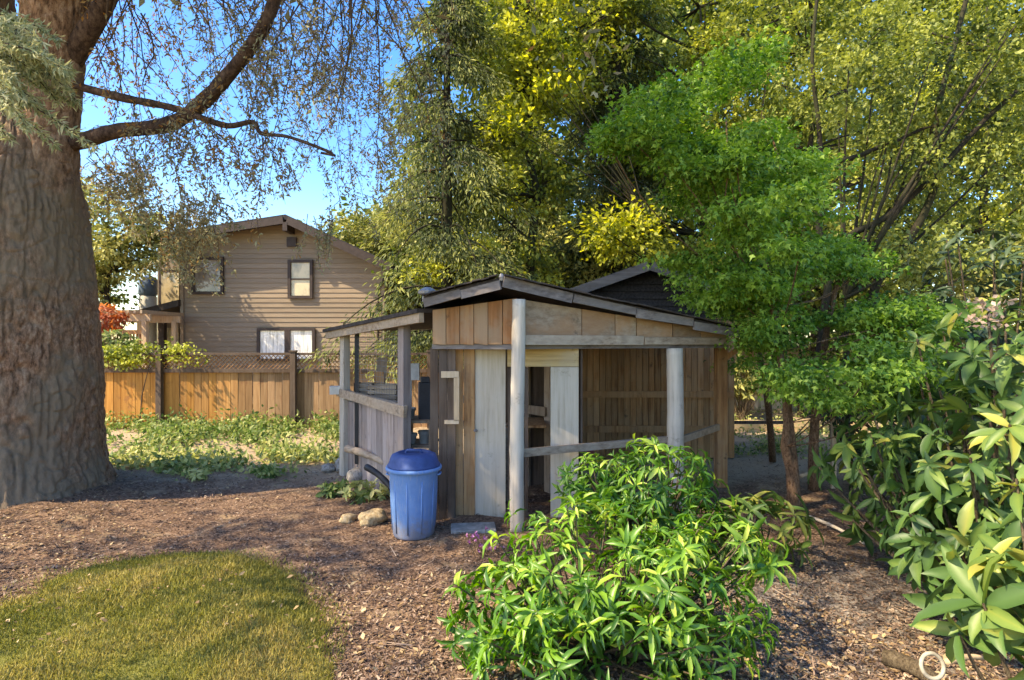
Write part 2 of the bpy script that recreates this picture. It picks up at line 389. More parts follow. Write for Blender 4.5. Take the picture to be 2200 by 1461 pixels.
LAWN = spline(lp)
LC = LAWN.mean(0)
def lawn_h(x, y):
    # rounded shoulder: height from distance to the outline
    d = np.full(len(x), 9.0)
    for a in LAWN: d = np.minimum(d, np.hypot(x-a[0], y-a[1]))
    return np.clip(1-(1-np.clip(d/.75, 0, 1))**2, 0, 1)*.085+.004
def build_lawn():
    rings = [1.0, .97, .92, .84, .74, .6, .45, .3, .15]; k = len(LAWN); V = []
    for s in rings:
        p = LC+(LAWN-LC)*s; z = gz(p[:, 0], p[:, 1])+lawn_h(p[:, 0], p[:, 1])-(.03 if s == 1 else 0)
        V.append(np.column_stack((p, z)))
    V.append(np.array([[LC[0], LC[1], gz(*LC)+.088]])); v = np.concatenate(V); q = np.arange(k); polys = []
    for i in range(len(rings)-1):
        polys.append(np.stack((i*k+q, i*k+(q+1) % k, (i+1)*k+(q+1) % k, (i+1)*k+q), -1))
    i = len(rings)-1; polys.append(np.stack((i*k+q, i*k+(q+1) % k, np.full(k, len(v)-1)), -1))
    tag(link_mesh('lawn', fast_mesh('lawn', v, polys, np.full(len(v), .35)), M['grass'], smooth=True), kind='structure')
    n = 150000; lo, hi = LAWN.min(0), LAWN.max(0)
    x = rng.uniform(max(lo[0], -4.6), hi[0], n); y = rng.uniform(2.2, hi[1], n); ok = inside(LAWN, x, y)|inside(LAWN, x+rng.normal(0, .07, n), y+rng.normal(0, .07, n)); ok &= (vnoise(x*4+30, y*4+30, 97, 12)*.8+vnoise(x*1.3+30, y*1.3+30, 97, 14)*.5+rng.random(n)*.5 > .55); x, y = x[ok], y[ok]; n = len(x)
    pos = np.column_stack((x, y, gz(x, y)+lawn_h(x, y)-.006))
    d = rng.normal(0, .55, (n, 3)); d[:, 2] = 1
    pt = vnoise(x*2.2+40, y*2.2+40, 97, 5)
    leaf_mesh('grass', pos, d, rng.normal(0, 1, (n, 3)), rng.uniform(.018, .05, n)*(.7+pt*.6), rng.uniform(.003, .006, n),
              rng.uniform(0, .75, n)*.7+pt*.35, M['grass'], shape='diamond')
build_lawn(); tag(bpy.data.objects['grass'], kind='stuff')

def scatter(name, n, xr, mat, smin, smax, ratio, tilt, keep=None, y0=2.4, y1=9.5, tlo=0, thi=1, lift=.004, lawn=0.0, shape='needle'):
    d = 1/rng.uniform(1/y1, 1/y0, n); x = rng.uniform(-1, 1, n)*d*.98
    il = inside(LAWN, x, d); ok = ~il | (rng.random(n) < lawn)
    if keep is not None: ok &= keep(x, d)
    x, d, il = x[ok], d[ok], il[ok]; n = len(x); up_ = np.where(il, .095, 0); a = rng.uniform(0, 2*np.pi, n)
    dr = np.column_stack((np.cos(a), np.sin(a), rng.normal(0, tilt, n))); nr = np.column_stack((rng.normal(0, tilt, (n, 2)), np.ones(n)))
    L = rng.uniform(smin, smax, n)
    leaf_mesh(name, np.column_stack((x, d, gz(x, d)+lift+up_+rng.uniform(0, .012, n))), dr, nr, L, L*ratio*rng.uniform(.6, 1.3, n),
              rng.uniform(tlo, thi, n)**1.2, mat, shape=shape)
    tag(bpy.data.objects[name], kind='stuff')
scatter('bark_mulch', 120000, 1, M['chips'], .007, .030, .42, .35)
scatter('leaf_litter', 16000, 1, M['litter'], .018, .05, .5, .4, keep=lambda x, y: (vnoise(x*1.1+50, y*1.1+50, 97, 3)+.5*np.exp(-((x+3.6)**2+(y-4.4)**2)/3)+.35*(y > 6.3)) > .66, lawn=.10, shape='diamond')
scatter('twig_litter', 2500, 1, M['chips'], .06, .16, .06, .2, tlo=.3)

# ------------------------------------------------------------------ foliage builders
def clump_leaves(cent, rad, per, flat=.6, rs=None):
    """leaf positions gathered in clumps; returns pos, clump index"""
    rs = rs or rng; k = len(cent); idx = np.repeat(np.arange(k), per)
    o = rs.normal(0, .5, (len(idx), 3)); o[:, 2] *= flat
    return cent[idx]+o*np.asarray(rad)[idx][:, None], idx
def bez(p0, p1, p2, n=8):
    t = np.linspace(0, 1, n)[:, None]; return (1-t)**2*p0+2*t*(1-t)*p1+t*t*p2
def tree(name, label, cat, base, top, r0, blobs, mat, leaf, per=45, nclump=90, crad=.45, barkm='dark_bark', droop=0.0, shape='diamond',
         ratio=.62, flat=.6, limbs=None, group=None, seed=1, wander=.25, shell=.55, tlean=0.0, trunk_top=.8, tw=.5, thin=1.0, lstep=3):
    """blobs: list of (centre xyz, radii xyz, weight); limbs: extra explicit limb paths"""
    rs = np.random.default_rng(seed); base = np.array(base, float); top = np.array(top, float)
    root = thing(name, base, label, cat, group)
    tb = MB(); n = 9; path = [base-np.array((0, 0, .15))]+[base+(top-base)*t*trunk_top+np.array((*rs.normal(0, wander*.35*r0*6, 2), 0))*math.sin(math.pi*t) for t in np.linspace(.08, 1, n)]
    tb.tube(path, [r0*1.5]+[r0*(1-.85*t) for t in np.linspace(.05, 1, n)], 9)
    cents = []; rads = []
    W = np.array([b[2] for b in blobs], float); W /= W.sum(); pick = rs.choice(len(blobs), nclump, p=W)
    for i in pick:
        c, r, _ = blobs[i]; d = unit(rs.normal(0, 1, 3)); q = rs.uniform(shell**3, 1)**(1/3)
        cents.append(np.array(c)+d*np.array(r)*q); rads.append(crad*rs.uniform(.6, 1.3))
    cents = np.array(cents); rads = np.array(rads)
    pa = np.array(path)
    for c in cents[::lstep]:                                    # limbs that carry the clumps
        hh = np.clip((c[2]-.45*np.hypot(*(c[:2]-base[:2]))-base[2]), .3, None)
        j = int(np.argmin(np.abs(pa[:, 2]-base[2]-hh))); p0 = pa[j]
        mid = p0*.45+c*.55+np.array((*rs.normal(0, .18, 2), -droop+rs.normal(0, .12)))
        L = np.linalg.norm(c-p0); r1 = min(r0*.33, .012+.014*L)*thin
        tb.tube(bez(p0, mid, c, 7), np.linspace(r1, .006, 7), 5, cap=False)
    for pth, rr in (limbs or []): tb.tube(pth, rr, 7)
    tb.build('trunk', M[barkm], root, smooth=True)
    pos, idx = clump_leaves(cents, rads, per, flat, rs); nl = len(pos)
    out = unit(pos-cents[idx])*.6+unit(cents[idx]-np.array(blobs[0][0]))*.4
    d = out+rs.normal(0, .55, (nl, 3)); d[:, 2] -= .25+droop
    nr = rs.normal(0, .55, (nl, 3)); nr[:, 2] += 1
    L = leaf*rs.uniform(.6, 1.35, nl); tint = rs.normal(tw, .2, nl)+rs.normal(0, .24, len(cents))[idx]
    leaf_mesh('crown', pos, d, nr, L, L*ratio, tint, M[mat], root, shape=shape)
    return root
def whorl_shrub(name, label, cat, base, blobs, n, per, L, W, mat, seed, droop=.4, shell=.7, tmu=.45, tsd=.22, spread=(35, 95), stemr=.006, zmin=.05, group=None, gen=None, stem_mat='stem', upb=.5, shape='broad', stem_frac=.45):
    rs = np.random.default_rng(seed); base = np.array(base, float); root = thing(name, base, label, cat, group)
    Wt = np.array([b[2] for b in blobs], float); Wt /= Wt.sum(); pick = rs.choice(len(blobs), n, p=Wt); sb = MB()
    Ps = []; Ds = []; Ns = []; Ls = []; Ts = []
    for i in pick:
        c, r, _ = blobs[i]; c = np.array(c); d0 = unit(rs.normal(0, 1, 3)); q = rs.uniform(shell**3, 1)**(1/3); p = c+d0*np.array(r)*q*(1+max(0, rs.normal(0, .13)))
        if p[2] < zmin: p[2] = zmin+rs.uniform(0, .08)
        ax = unit(d0*np.array((1, 1, .7))+np.array((0, 0, upb))+rs.normal(0, .25, 3))
        b0 = base+np.array((*(rs.normal(0, .06, 2)), 0)); mid = (b0*.4+np.array((p[0], p[1], p[2]*.6))*.6)
        if rs.random() < stem_frac: sb.tube(bez(b0, mid, p, 6), np.linspace(stemr*1.6, stemr*.6, 6), 5, cap=False)
        u = unit(np.cross(ax, (0.3, .2, 1))); v = np.cross(ax, u); k = max(3, int(per*rs.uniform(.7, 1.3))); ph = rs.uniform(0, 6.28); ct = rs.normal(0, .16); lk = rs.uniform(.75, 1.2)
        for j in range(k):
            an = ph+j*2.4; sp = R(rs.uniform(*spread)); rad = u*math.cos(an)+v*math.sin(an)
            dd = ax*math.cos(sp)+rad*math.sin(sp); dd = dd+np.array((0, 0, -droop*rs.uniform(.3, 1.2)))
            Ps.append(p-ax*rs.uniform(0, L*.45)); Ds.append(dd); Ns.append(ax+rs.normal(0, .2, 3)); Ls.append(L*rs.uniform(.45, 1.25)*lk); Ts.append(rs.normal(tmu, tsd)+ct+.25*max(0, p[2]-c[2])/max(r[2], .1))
    sb.build('stems', M[stem_mat], root, smooth=True)
    Ls = np.array(Ls)
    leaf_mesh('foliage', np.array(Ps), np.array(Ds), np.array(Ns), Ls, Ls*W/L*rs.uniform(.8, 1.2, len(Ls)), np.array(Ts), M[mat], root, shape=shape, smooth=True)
    return root

# ------------------------------------------------------------------ neighbour's house
def build_house():
    D = 18.0; X = lambda px: (px-1100)/FPX*D; Z = lambda py: EYE-(py-732)/FPX*D
    xl, xr, xp = X(394), X(822), X(628); zp = Z(481); ze = Z(570); zl = Z(516)
    h = thing('house', ((xl+xr)/2, D, 0), 'taupe lap sided two storey house with dark roof beyond the board fence', 'house')
    top = lambda x: zl+(zp-zl)*(x-xl)/(xp-xl) if x < xp else zp+(ze-zp)*(x-xp)/(xr-xp)
    core = MB(); core.slab([(xl, D+.03, 0), (xr, D+.03, 0), (xr, D+.03, ze-.03), (xp, D+.03, zp-.03), (xl, D+.03, zl-.03)], (0, 9, 0))
    wall = core.build('wall', M['siding'], h)
    sid = MB(); st = .155; z = .1
    while z < zp-.02:
        a = xl if zl > z else xl+(z-zl)/(zp-zl)*(xp-xl); b = xr if ze > z else xr-(z-ze)/(zp-ze)*(xr-xp)
        if b-a > .1: sid.slab([(a, D-.001, z), (b, D-.001, z), (b, D+.019, z+st), (a, D+.019, z+st)], (0, .02, 0))
        z += st
    sid.build('siding', M['siding'], wall)
    for x, zt in ((xl-.02, zl), (xr+.02, ze)):
        cb = MB(); cb.beam((x, D-.03, 0), (x, D-.03, zt-.05), .1, .06); cb.build('corner_trim', M['siding'], wall)
    rf = MB(); o = .55; th = .16
    xr2 = xr+.35; zr2 = ze-(zp-ze)/(xr-xp)*.35; xl2 = xl-1.2; zl2 = zl-(zp-zl)/(xp-xl)*1.2
    rf.slab([(xp, D-o, zp), (xr2, D-o, zr2), (xr2, D+9.3, zr2), (xp, D+9.3, zp)], (0, 0, th))
    rf.slab([(xl2, D-o, zl2), (xp-.004, D-o, zp), (xp-.004, D+9.3, zp), (xl2, D+9.3, zl2)], (0, 0, th))
    roof = rf.build('roof', M['shingle'], h)
    gt = MB(); gt.tube([(xr+.1, D-.06, ze-.25), (xr+.02, D-.08, ze-.6), (xr-.12, D-.08, ze-.75), (xr-.12, D-.08, .1)], .04, 8); gt.build('downpipe', M['trim'], wall, smooth=True)
    gt = MB(); gt.lathe((xp, 0, 0), [(0, 0)]) if False else gt.beam((xp, D-.05, zp-.75), (xp, D-.05, zp-.45), .3, .05, up=(0, 1, 0)); gt.build('gable_vent', M['trim'], wall)
    bb = MB(); bb.beam((xp+.06, D-o-.025, zp-.02), (xr2, D-o-.025, zr2-.02), .04, .24); bb.beam((xl2, D-o-.025, zl2-.02), (xp-.06, D-o-.025, zp-.02), .04, .22)
    bb.build('barge_board', M['trim'], roof)
    br = MB(); br.beam((xp, D-o-.05, zp-.22), (xp, D+.02, zp-.22), .14, .26); br.build('ridge_bracket', M['trim'], roof)
    def window(x0, y0, x1, y1, mat, label=None, split=None):
        a, b, c, d = X(x0), X(x1), Z(y1), Z(y0); f = MB(); wd = .09; y = D-.045
        f.beam((a-wd/2, y, c-wd), (a-wd/2, y, d+wd), wd, .07, up=(0, 1, 0)); f.beam((b+wd/2, y, c-wd), (b+wd/2, y, d+wd), wd, .07, up=(0, 1, 0))
        f.beam((a, y, c-wd/2), (b, y, c-wd/2), .07, wd); f.beam((a, y, d+wd/2), (b, y, d+wd/2), .07, wd)
        if split == 'h': f.beam((a, y+.005, (c+d)/2), (b, y+.005, (c+d)/2), .05, .045)
        o = f.build('window', M['trim'], h)
        if label: o['label'] = label
        p = MB(); p.box(((a+b)/2, D-.024, (c+d)/2), (b-a, .012, d-c)); p.build('pane', mat, o)
    window(420, 560, 476, 628, M['grey_pane'], None, None)
    window(626, 566, 667, 637, M['beige_pane'], 'upper window with pale yellow reflection painted on the pane', 'h')
    window(560, 712, 613, 772, M['curtain_pane'], 'lower window with white curtains')
    window(625, 712, 672, 772, M['curtain_pane'], 'lower window with white curtains')
    # recessed side wing with a little porch roof
    D2 = 19.6; X2 = lambda px: (px-1100)/FPX*D2; Z2 = lambda py: EYE-(py-732)/FPX*D2
    wg = MB(); wg.box(((X2(338)+xl)/2, D2+2, Z2(530)/2), (xl-X2(338), 4, Z2(530))); wing = wg.build('side_wing', M['siding'], h)
    f = MB(); a, b, c, d = X2(350), X2(388), Z2(655), Z2(588)
    f.box(((a+b)/2, D2-.04, (c+d)/2), (b-a+.2, .06, d-c+.2)); f.build('window_frame', M['trim'], wing)
    f = MB(); f.box(((a+b)/2, D2-.085, (c+d)/2), (b-a, .02, d-c)); f.build('window_pane', M['beige_pane'], wing)
    f = MB(); a, b, c, d = X2(358), X2(386), Z2(760), Z2(706)
    f.box(((a+b)/2, D2-.05, (c+d)/2), (b-a, .05, d-c)); f.build('porch_window', M['beige_pane'], wing)
    pr = MB(); xa, xb = X2(325), xl-.05
    pr.slab([(xa, D-.2, Z(694)), (xb, D-.2, Z(660)), (xb, D2-.1, Z(655)), (xa, D2-.1, Z(690))], (0, 0, .2)); pr.build('porch_roof', M['trim'], h)
    pp = MB(); pp.beam((X(352), D-.05, 0), (X(352), D-.05, Z(690)), .16, .16); pp.build('porch_post', M['trim'], h)
build_house()

# ------------------------------------------------------------------ things beside the house
def build_beside_house():
    D = 16.0; X = lambda px: (px-1100)/FPX*D; Z = lambda py: EYE-(py-732)/FPX*D
    d = thing('garden_pergola', (X(290), D, 0), 'honey coloured timber pergola left of the taupe house', 'pergola')
    for px, y in ((312, D), (232, D), (312, D+1.4), (232, D+1.4)):
        b = MB(); b.beam((X(px), y, 0), (X(px), y, Z(688)), .13, .13); b.build('post', M['tan'], d)
    b = MB()
    for y in (D-.02, D+1.42): b.beam((X(215), y, Z(684)), (X(325), y, Z(684)), .06, .2)
    for px in range(220, 325, 14): b.beam((X(px), D-.3, Z(672)), (X(px), D+1.7, Z(672)), .06, .1)
    b.build('beams', M['tan'], d)
    b = MB(); b.beam((X(238), D, Z(715)), (X(306), D, Z(715)), .05, .12); b.beam((X(238), D, Z(745)), (X(306), D, Z(745)), .05, .12)
    for px in range(244, 306, 7): b.beam((X(px), D+.03, Z(745)), (X(px), D+.03, Z(715)), .04, .03)
    b.build('railing', M['brown'], d)
    D3 = 19.0; X3 = lambda px: (px-1100)/FPX*D3; Z3 = lambda py: EYE-(py-732)/FPX*D3
    t = thing('water_tank', (X3(318), D3, 0), 'pale blue and white upright tank beside the house wing', 'tank')
    b = MB(); b.lathe((X3(318), D3, 0), [(.26, 0), (.26, Z3(640)), (.24, Z3(638))], 24); b.build('tank_base', M['white'], t, smooth=True)
    b = MB(); b.lathe((X3(318), D3, 0), [(.24, Z3(638)), (.28, Z3(632)), (.28, Z3(604)), (.16, Z3(596)), (.02, Z3(593))], 24)
    b.build('tank_top', plain('slate_blue_paint', (.12, .17, .24), .4, .5, .15), t, smooth=True)
build_beside_house()

# ------------------------------------------------------------------ back fence
def build_fence():
    D = 11.0; X = lambda px: (px-1100)/FPX*D; Z = lambda py: EYE-(py-732)/FPX*D
    f = thing('board_fence', (X(480), D, 0), 'tall cedar board fence with lattice top, boards tinted sunlit orange at left to shaded grey', 'fence')
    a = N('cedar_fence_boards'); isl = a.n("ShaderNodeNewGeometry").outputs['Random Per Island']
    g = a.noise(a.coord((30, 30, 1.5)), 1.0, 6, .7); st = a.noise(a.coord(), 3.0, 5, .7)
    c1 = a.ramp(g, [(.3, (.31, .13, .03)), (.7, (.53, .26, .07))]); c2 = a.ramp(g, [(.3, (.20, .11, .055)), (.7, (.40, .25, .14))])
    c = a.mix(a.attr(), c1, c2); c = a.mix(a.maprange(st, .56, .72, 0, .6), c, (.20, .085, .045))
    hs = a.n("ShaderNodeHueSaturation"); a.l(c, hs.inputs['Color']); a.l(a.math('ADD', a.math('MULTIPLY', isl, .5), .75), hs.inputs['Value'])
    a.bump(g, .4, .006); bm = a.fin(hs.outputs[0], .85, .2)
    b = MB(); x = X(-160); zt = Z(800)
    while x < X(1010):
        px = 1100+x/D*FPX; t = np.clip((px-400)/190+rng.normal(0, .12), 0, 1)  # tint paints the sunlit left end orange and the shaded boards greyer
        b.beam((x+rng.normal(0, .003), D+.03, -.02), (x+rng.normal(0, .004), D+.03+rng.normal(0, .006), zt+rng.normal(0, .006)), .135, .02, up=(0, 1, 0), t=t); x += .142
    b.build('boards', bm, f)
    b = MB(); b.beam((X(-160), D-.015, zt+.02), (X(1010), D-.015, zt+.02), .05, .07); b.beam((X(-160), D, Z(762)), (X(1010), D, Z(762)), .13, .045)
    b.build('rails', M['dark_wood'], f)
    b = MB(); z0, z1 = zt+.05, Z(765); hgt = z1-z0; x = X(-160)
    while x < X(1010):
        b.beam((x, D+.012, z0), (x+hgt, D+.012, z1), .008, .024, up=(0, 1, 0)); b.beam((x+hgt, D+.024, z0), (x, D+.024, z1), .008, .024, up=(0, 1, 0)); x += .085
    b.build('lattice', M['brown'], f)
    for px in (-130, 60, 347, 633, 925):
        b = MB(); b.beam((X(px), D-.06, 0), (X(px), D-.06, Z(757)), .1, .1); b.beam((X(px), D-.06, Z(757)), (X(px), D-.06, Z(754)), .13, .13)
        b.build('post', M['dark_wood'], f)
    # dark pole standing by the fence at 345
build_fence()
def build_far_fence():
    D = 14.0; X = lambda px: (px-1100)/FPX*D
    f = thing('panel_fence', (X(1800), D, 0), 'sunlit honey coloured board fence far behind the green maple', 'fence')
    b = MB(); x = X(1380)
    while x < X(2500): b.beam((x, D, 0), (x, D, 1.55+rng.normal(0, .008)), .15, .02, up=(0, 1, 0)); x += .157
    b.build('boards', M['tan'], f)
    for px in (1400, 1620, 1840, 2060, 2280): 
        b = MB(); b.beam((X(px), D-.07, 0), (X(px), D-.07, 1.62), .1, .1); b.build('post', M['tan'], f)
    e = MB(); D = 10.6; X2 = lambda px: (px-1100)/FPX*D
    e.beam((X2(1470), D, .09), (X2(1900), D, .09), .06, .2, jit=.01)
    o = e.build('timber_edging', M['golden'], org=(X2(1680), D, 0)); tag(o, 'low golden timber plank edging the far bed behind the maple stems', 'edging')
    rl = thing('rail_fence', (X2(1600), 9.3, 0), 'low dark rail fence with thin posts right of the shelter', 'fence')
    D = 9.3
    b = MB(); b.beam(P(1500, 909, D), P(1700, 909, D), .05, .05); b.build('rail', M['dark_wood'], rl)
    for px in (1505, 1657, 1700):
        b = MB(); p = P(px, 860, D); b.beam((p[0], D+.05, 0), (p[0], D+.05, p[2]), .05, .05); b.build('post', M['dark_wood'], rl)
build_far_fence()

# ------------------------------------------------------------------ dark gabled shed behind the shelter
def build_shed():
    D = 8.2; X = lambda px: (px-1100)/FPX*D; Z = lambda py: EYE-(py-732)/FPX*D
    s = thing('garden_shed', (X(1385), D, 0), 'dark shingled gable shed with brown board wall behind the open shelter', 'shed')
    xl, xr, xp = X(1195), X(1575), X(1385); zp = Z(582); ze = Z(648)
    b = MB(); x = xl; 
    while x < xr-.01:
        b.beam((x+.045, D+rng.normal(0, .004), 0), (x+.045, D, ze-.25), .082, .02, up=(0, 1, 0)); x += .0885
    b.build('board_wall', M['brown'], s)
    b = MB(); b.beam((xl, D-.03, .92), (xr, D-.03, .92), .04, .09); b.beam((xl, D-.03, .42), (xr, D-.03, .42), .04, .09); b.build('wall_rail', M['brown'], s)
    b = MB(); b.slab([(xl, D+.02, ze-.3), (xr, D+.02, ze-.3), (xr, D+.02, ze), (xp, D+.02, zp), (xl, D+.02, ze)], (0, .06, 0))
    n = 7
    for i in range(n):
        z = ze-.28+i*(zp-ze+.28)/n; k = max(0, (z+.1-ze)/(zp-ze)); b.slab([(xl+(xp-xl)*k, D-.015, z), (xr+(xp-xr)*k, D-.015, z), (xr+(xp-xr)*k, D+.015, z+.1), (xl+(xp-xl)*k, D+.015, z+.1)], (0, .012, 0))
    b.build('gable', M['shingle'], s)
    b = MB()
    for x in (xl, xr): b.slab([(x-.03, D+.03, 0), (x+.03, D+.03, 0), (x+.03, D+.9, 0), (x-.03, D+.9, 0)], (0, 0, ze))
    b.slab([(xl, D+.9, 0), (xr, D+.9, 0), (xr, D+.96, 0), (xl, D+.96, 0)], (0, 0, ze)); b.build('side_wall', M['dark_wood'], s)
    b = MB(); o = .3; sl_ = (zp-ze)/(xp-xl)
    for sx, xe in ((-1, xl-.3), (1, xr+.3)):
        zz = ze-.3*sl_; b.slab([(xe, D-o, zz), (xp+sx*.002, D-o, zp), (xp+sx*.002, D+1.1, zp), (xe, D+1.1, zz)], (0, 0, .07))
    rf = b.build('roof', M['shingle'], s)
    b = MB()
    for sx, xe in ((-1, xl-.3), (1, xr+.3)):
        zz = ze-.3*sl_; b.beam((xe, D-o-.02, zz+.02), (xp+sx*.02, D-o-.02, zp+.02), .03, .13)
    b.build('barge_board', M['edge'], rf)
build_shed()

# ------------------------------------------------------------------ open timber shelter
def build_shelter():
    N0 = np.array((.045, 5.1, 0)); Rr = np.array((2.32, 6.1, 0)); A = np.array((-.745, 5.32, 0)); RP = np.array((1.66, 5.8, 0))
    bk = np.array((-.35, 2.6, 0)); zb = 1.66
    s = thing('open_shelter', N0, 'weathered open front timber shelter with post corner and sagging dark roof', 'shelter')
    def at(p, z): return np.array((p[0], p[1], z))
    # fascia boards: left face is a row of upright boards, right face planks
    b = MB(); n = 6
    for i in range(n):
        t0, t1 = i/n+.004, (i+1)/n-.004; p0 = N0+(A-N0)*t0; p1 = N0+(A-N0)*t1; z0 = 2.075-.095*t0; z1 = 2.075-.095*t1
        b.slab([at(p0, zb+rng.normal(0, .006)), at(p1, zb+rng.normal(0, .006)), at(p1, z1), at(p0, z0)], (.005, .022, 0))
    b.build('left_fascia', M['fascia'], s)
    b = MB(); cuts = [.03, .27, .42, .52, .70, .85, 1.0]
    zt = lambda t: 2.07-.29*t
    for t0, t1 in zip(cuts[:-1], cuts[1:]):
        p0 = N0+(Rr-N0)*(t0+.002); p1 = N0+(Rr-N0)*(t1-.002); q = rng.normal(0, .006)
        b.slab([at(p0, zb+q), at(p1, zb+q), at(p1, zt(t1)), at(p0, zt(t0))], (-.009+q, .022, 0))
    b.build('right_fascia', M['fascia_right'], s)
    b = MB(); b.beam(at(N0, zb+.04)+(.07, -.020, 0), at(N0+(Rr-N0)*.55, zb+.035)+(0, -.020, 0), .018, .085, jit=.003); b.beam(at(N0+(Rr-N0)*.555, zb+.03)+(0, -.020, 0), at(Rr, zb+.03)+(0, -.020, 0), .018, .075, jit=.003); b.build('fascia_strip', M['weathered_x'], s)
    b = MB(); b.beam(at(N0, zb-.02)+(0, .05, 0), at(Rr, zb-.02)+(0, .05, 0), .05, .045); b.beam(at(N0, zb-.022)+(-.03, .05, 0), at(A, zb-.022)+(0, .05, 0), .05, .045)
    b.build('lintel', M['edge'], s)
    # roof: two slabs falling left and right from the front peak
    pk = np.array((-.09, 4.92, 2.185)); re = np.array((2.45, 5.98, 1.745)); le = np.array((-.80, 5.14, 2.035))
    b = MB(); b.slab([pk, re, re+bk, pk+bk], (0, 0, .06)); b.slab([le, pk-(.004, 0, 0), pk+bk-(.004, 0, 0), le+bk], (0, 0, .06))
    rf = b.build('roof', M['roofing'], s)
    b = MB()
    for p0, p1, n in ((pk+(.01, 0, 0), re, 4), (le, pk-(.012, 0, 0), 2)):
        for i in range(n):
            a0, a1 = p0+(p1-p0)*(i/n+.002), p0+(p1-p0)*((i+1)/n-.002); b.beam(a0+(0, -.012, rng.normal(0, .008)), a1+(0, -.012, rng.normal(0, .008)), .02, .07+rng.uniform(0, .02), jit=.003)
    b.build('roof_edge_board', M['edge'], rf)
    b = MB()
    for p0, p1, n in ((pk+(.03, 0, 0), re, 16), (le, pk-(.03, 0, 0), 9)):
        for i in range(n):
            a0 = p0+(p1-p0)*(i/n); a1 = p0+(p1-p0)*((i+.97)/n); h = .066+rng.normal(0, .003)
            b.slab([a0+(0, -.05-rng.uniform(0, .03), h), a1+(0, -.05-rng.uniform(0, .03), h-.002), a1+(bk*.08)+(0, 0, h), a0+(bk*.08)+(0, 0, h)], (0, 0, .012))
    b.build('shingle_edge', M['roofing'], rf)
    b = MB(); q = le+(.03, .05, .035); b.lathe(q, [(.05, -.02), (.05, .04), (.085, .05), (.09, .075), (.03, .11)], 14); b.build('roof_vent', M['metal'], rf, smooth=False)
    b = MB(); b.lathe(pk+(0, .02, .03), [(.025, 0), (.03, .03), (.012, .06)], 10); b.build('finial', M['metal'], rf)
    # posts
    def pole(nm, p0, p1, r, sd_):
        rr = np.random.default_rng(sd_); n = 26; t = np.linspace(0, 1, n)[:, None]; pts = p0+(p1-p0)*t+np.column_stack((.006*np.sin(t[:, 0]*5+sd_), np.zeros(n), np.zeros(n)))
        b = MB(); b.tube(pts, r*(1.06-.10*t[:, 0])*(1+rr.normal(0, .018, n)), 16); return b.build(nm, M['post'], s, smooth=True)
    pole('corner_post', N0+(0, -.055, -.02), at(N0, 2.06)+(0.01, -.05, 0), .062, 3)
    pole('front_post', RP-(0, 0, .02), at(RP, zb-.045), .085, 5)
    e = Rr+(.10, .5, 0); b = MB(); b.beam(e, at(e, 1.68), .12, .12, up=(0, 1, 0)); b.beam(at(e, 1.45), at(e, 1.66)+(.25, -.1, 0), .06, .06); b.build('end_post', M['brown'], s, bevel=.006)
    # mid rail
    b = MB(); b.beam(at(N0, .68)+(.06, .03, 0), at(RP, .68)+(-.05, .02, 0), .04, .07, jit=.004); b.beam(at(RP, .68)+(.09, .04, 0), at(e, .70), .035, .07); b.build('mid_rail', M['weathered_x'], s)
    # closet behind the corner post
    D = 5.45; X = lambda px: (px-1100)/FPX*D
    def panel(nm, x0, x1, z0, z1, mat, d=D, th=.02):
        q = MB(); q.slab([(X(x0), d, z0), (X(x1), d, z0), (X(x1), d, z1), (X(x0), d, z1)], (0, th, 0)); return q.build(nm, mat, s)
    panel('grey_panel', 1021, 1086, .0, zb-.05, M['ply'])
    panel('grey_panel', 1183, 1243, .0, zb-.22, M['ply'])
    panel('header_board', 1090, 1243, zb-.215, zb-.03, M['golden'], D-.004)
    b = MB(); x = X(976)
    for wd in (.085, .105): b.slab([(x, D-.02, 0), (x+wd, D-.02, 0), (x+wd, D-.02, zb-.04), (x, D-.02, zb-.04)], (0, .022, 0)); x += wd+.006
    b.build('door_board', M['brown'], s)
    b = MB(); b.beam((X(1094), D+.02, 0), (X(1094), D+.02, zb-.23), .03, .03); b.beam((X(1131), D+.02, 0), (X(1131), D+.02, zb-.23), .03, .03); b.build('door_jamb', M['dark_wood'], s)
    b = MB()
    b.slab([(X(976), D+1.2, 0), (X(1250), D+1.2, 0), (X(1250), D+1.2, zb), (X(976), D+1.2, zb)], (0, .02, 0))
    b.slab([(X(1248), D+.03, 0), (X(1248)+.02, D+.03, 0), (X(1248)+.02, D+1.19, 0), (X(1248), D+1.19, 0)], (0, 0, zb)); b.build('closet_wall', M['dark_wood'], s)
    b = MB(); b.slab([(X(1090), D+.5, .78), (X(1180), D+.5, .78), (X(1180), D+1.15, .78), (X(1090), D+1.15, .78)], (0, 0, .025)); b.build('closet_shelf', M['brown'], s)
    # left dark wall with a pale bracket
    b = MB(); xs = np.linspace(-.775, -.53, 4)
    for i in range(3): b.slab([(xs[i]+.003, 5.36, 0), (xs[i+1]-.003, 5.36, 0), (xs[i+1]-.003, 5.36, zb-.03), (xs[i]+.003, 5.36, zb-.03)], (0, .02, 0))
    b.build('side_boards', M['dark_wood'], s)
    b = MB(); d = 5.30; b.beam(P(948, 806, d), P(986, 806, d), .03, .06); b.beam(P(981, 812, d), P(981, 905, d), .05, .03, up=(0, 1, 0)); b.beam(P(955, 908, d), P(986, 908, d), .03, .035)
    b.build('bracket', M['tan'], s)
    b = MB(); b.lathe(P(1022, 930, 5.40), [(.0, 0), (.018, .005), (.022, .02), (.0, .03)], 10); b.build('door_knob', M['metal'], s)
    return s
build_shelter()
b = MB(); q = P(1262, 968, 6.1); b.box(q, (.10, .12, .09), .2); tag(b.build('red_box', plain('faded_red', (.30, .06, .05), .7), org=q), 'small faded red box on the rail inside the shelter', 'box')

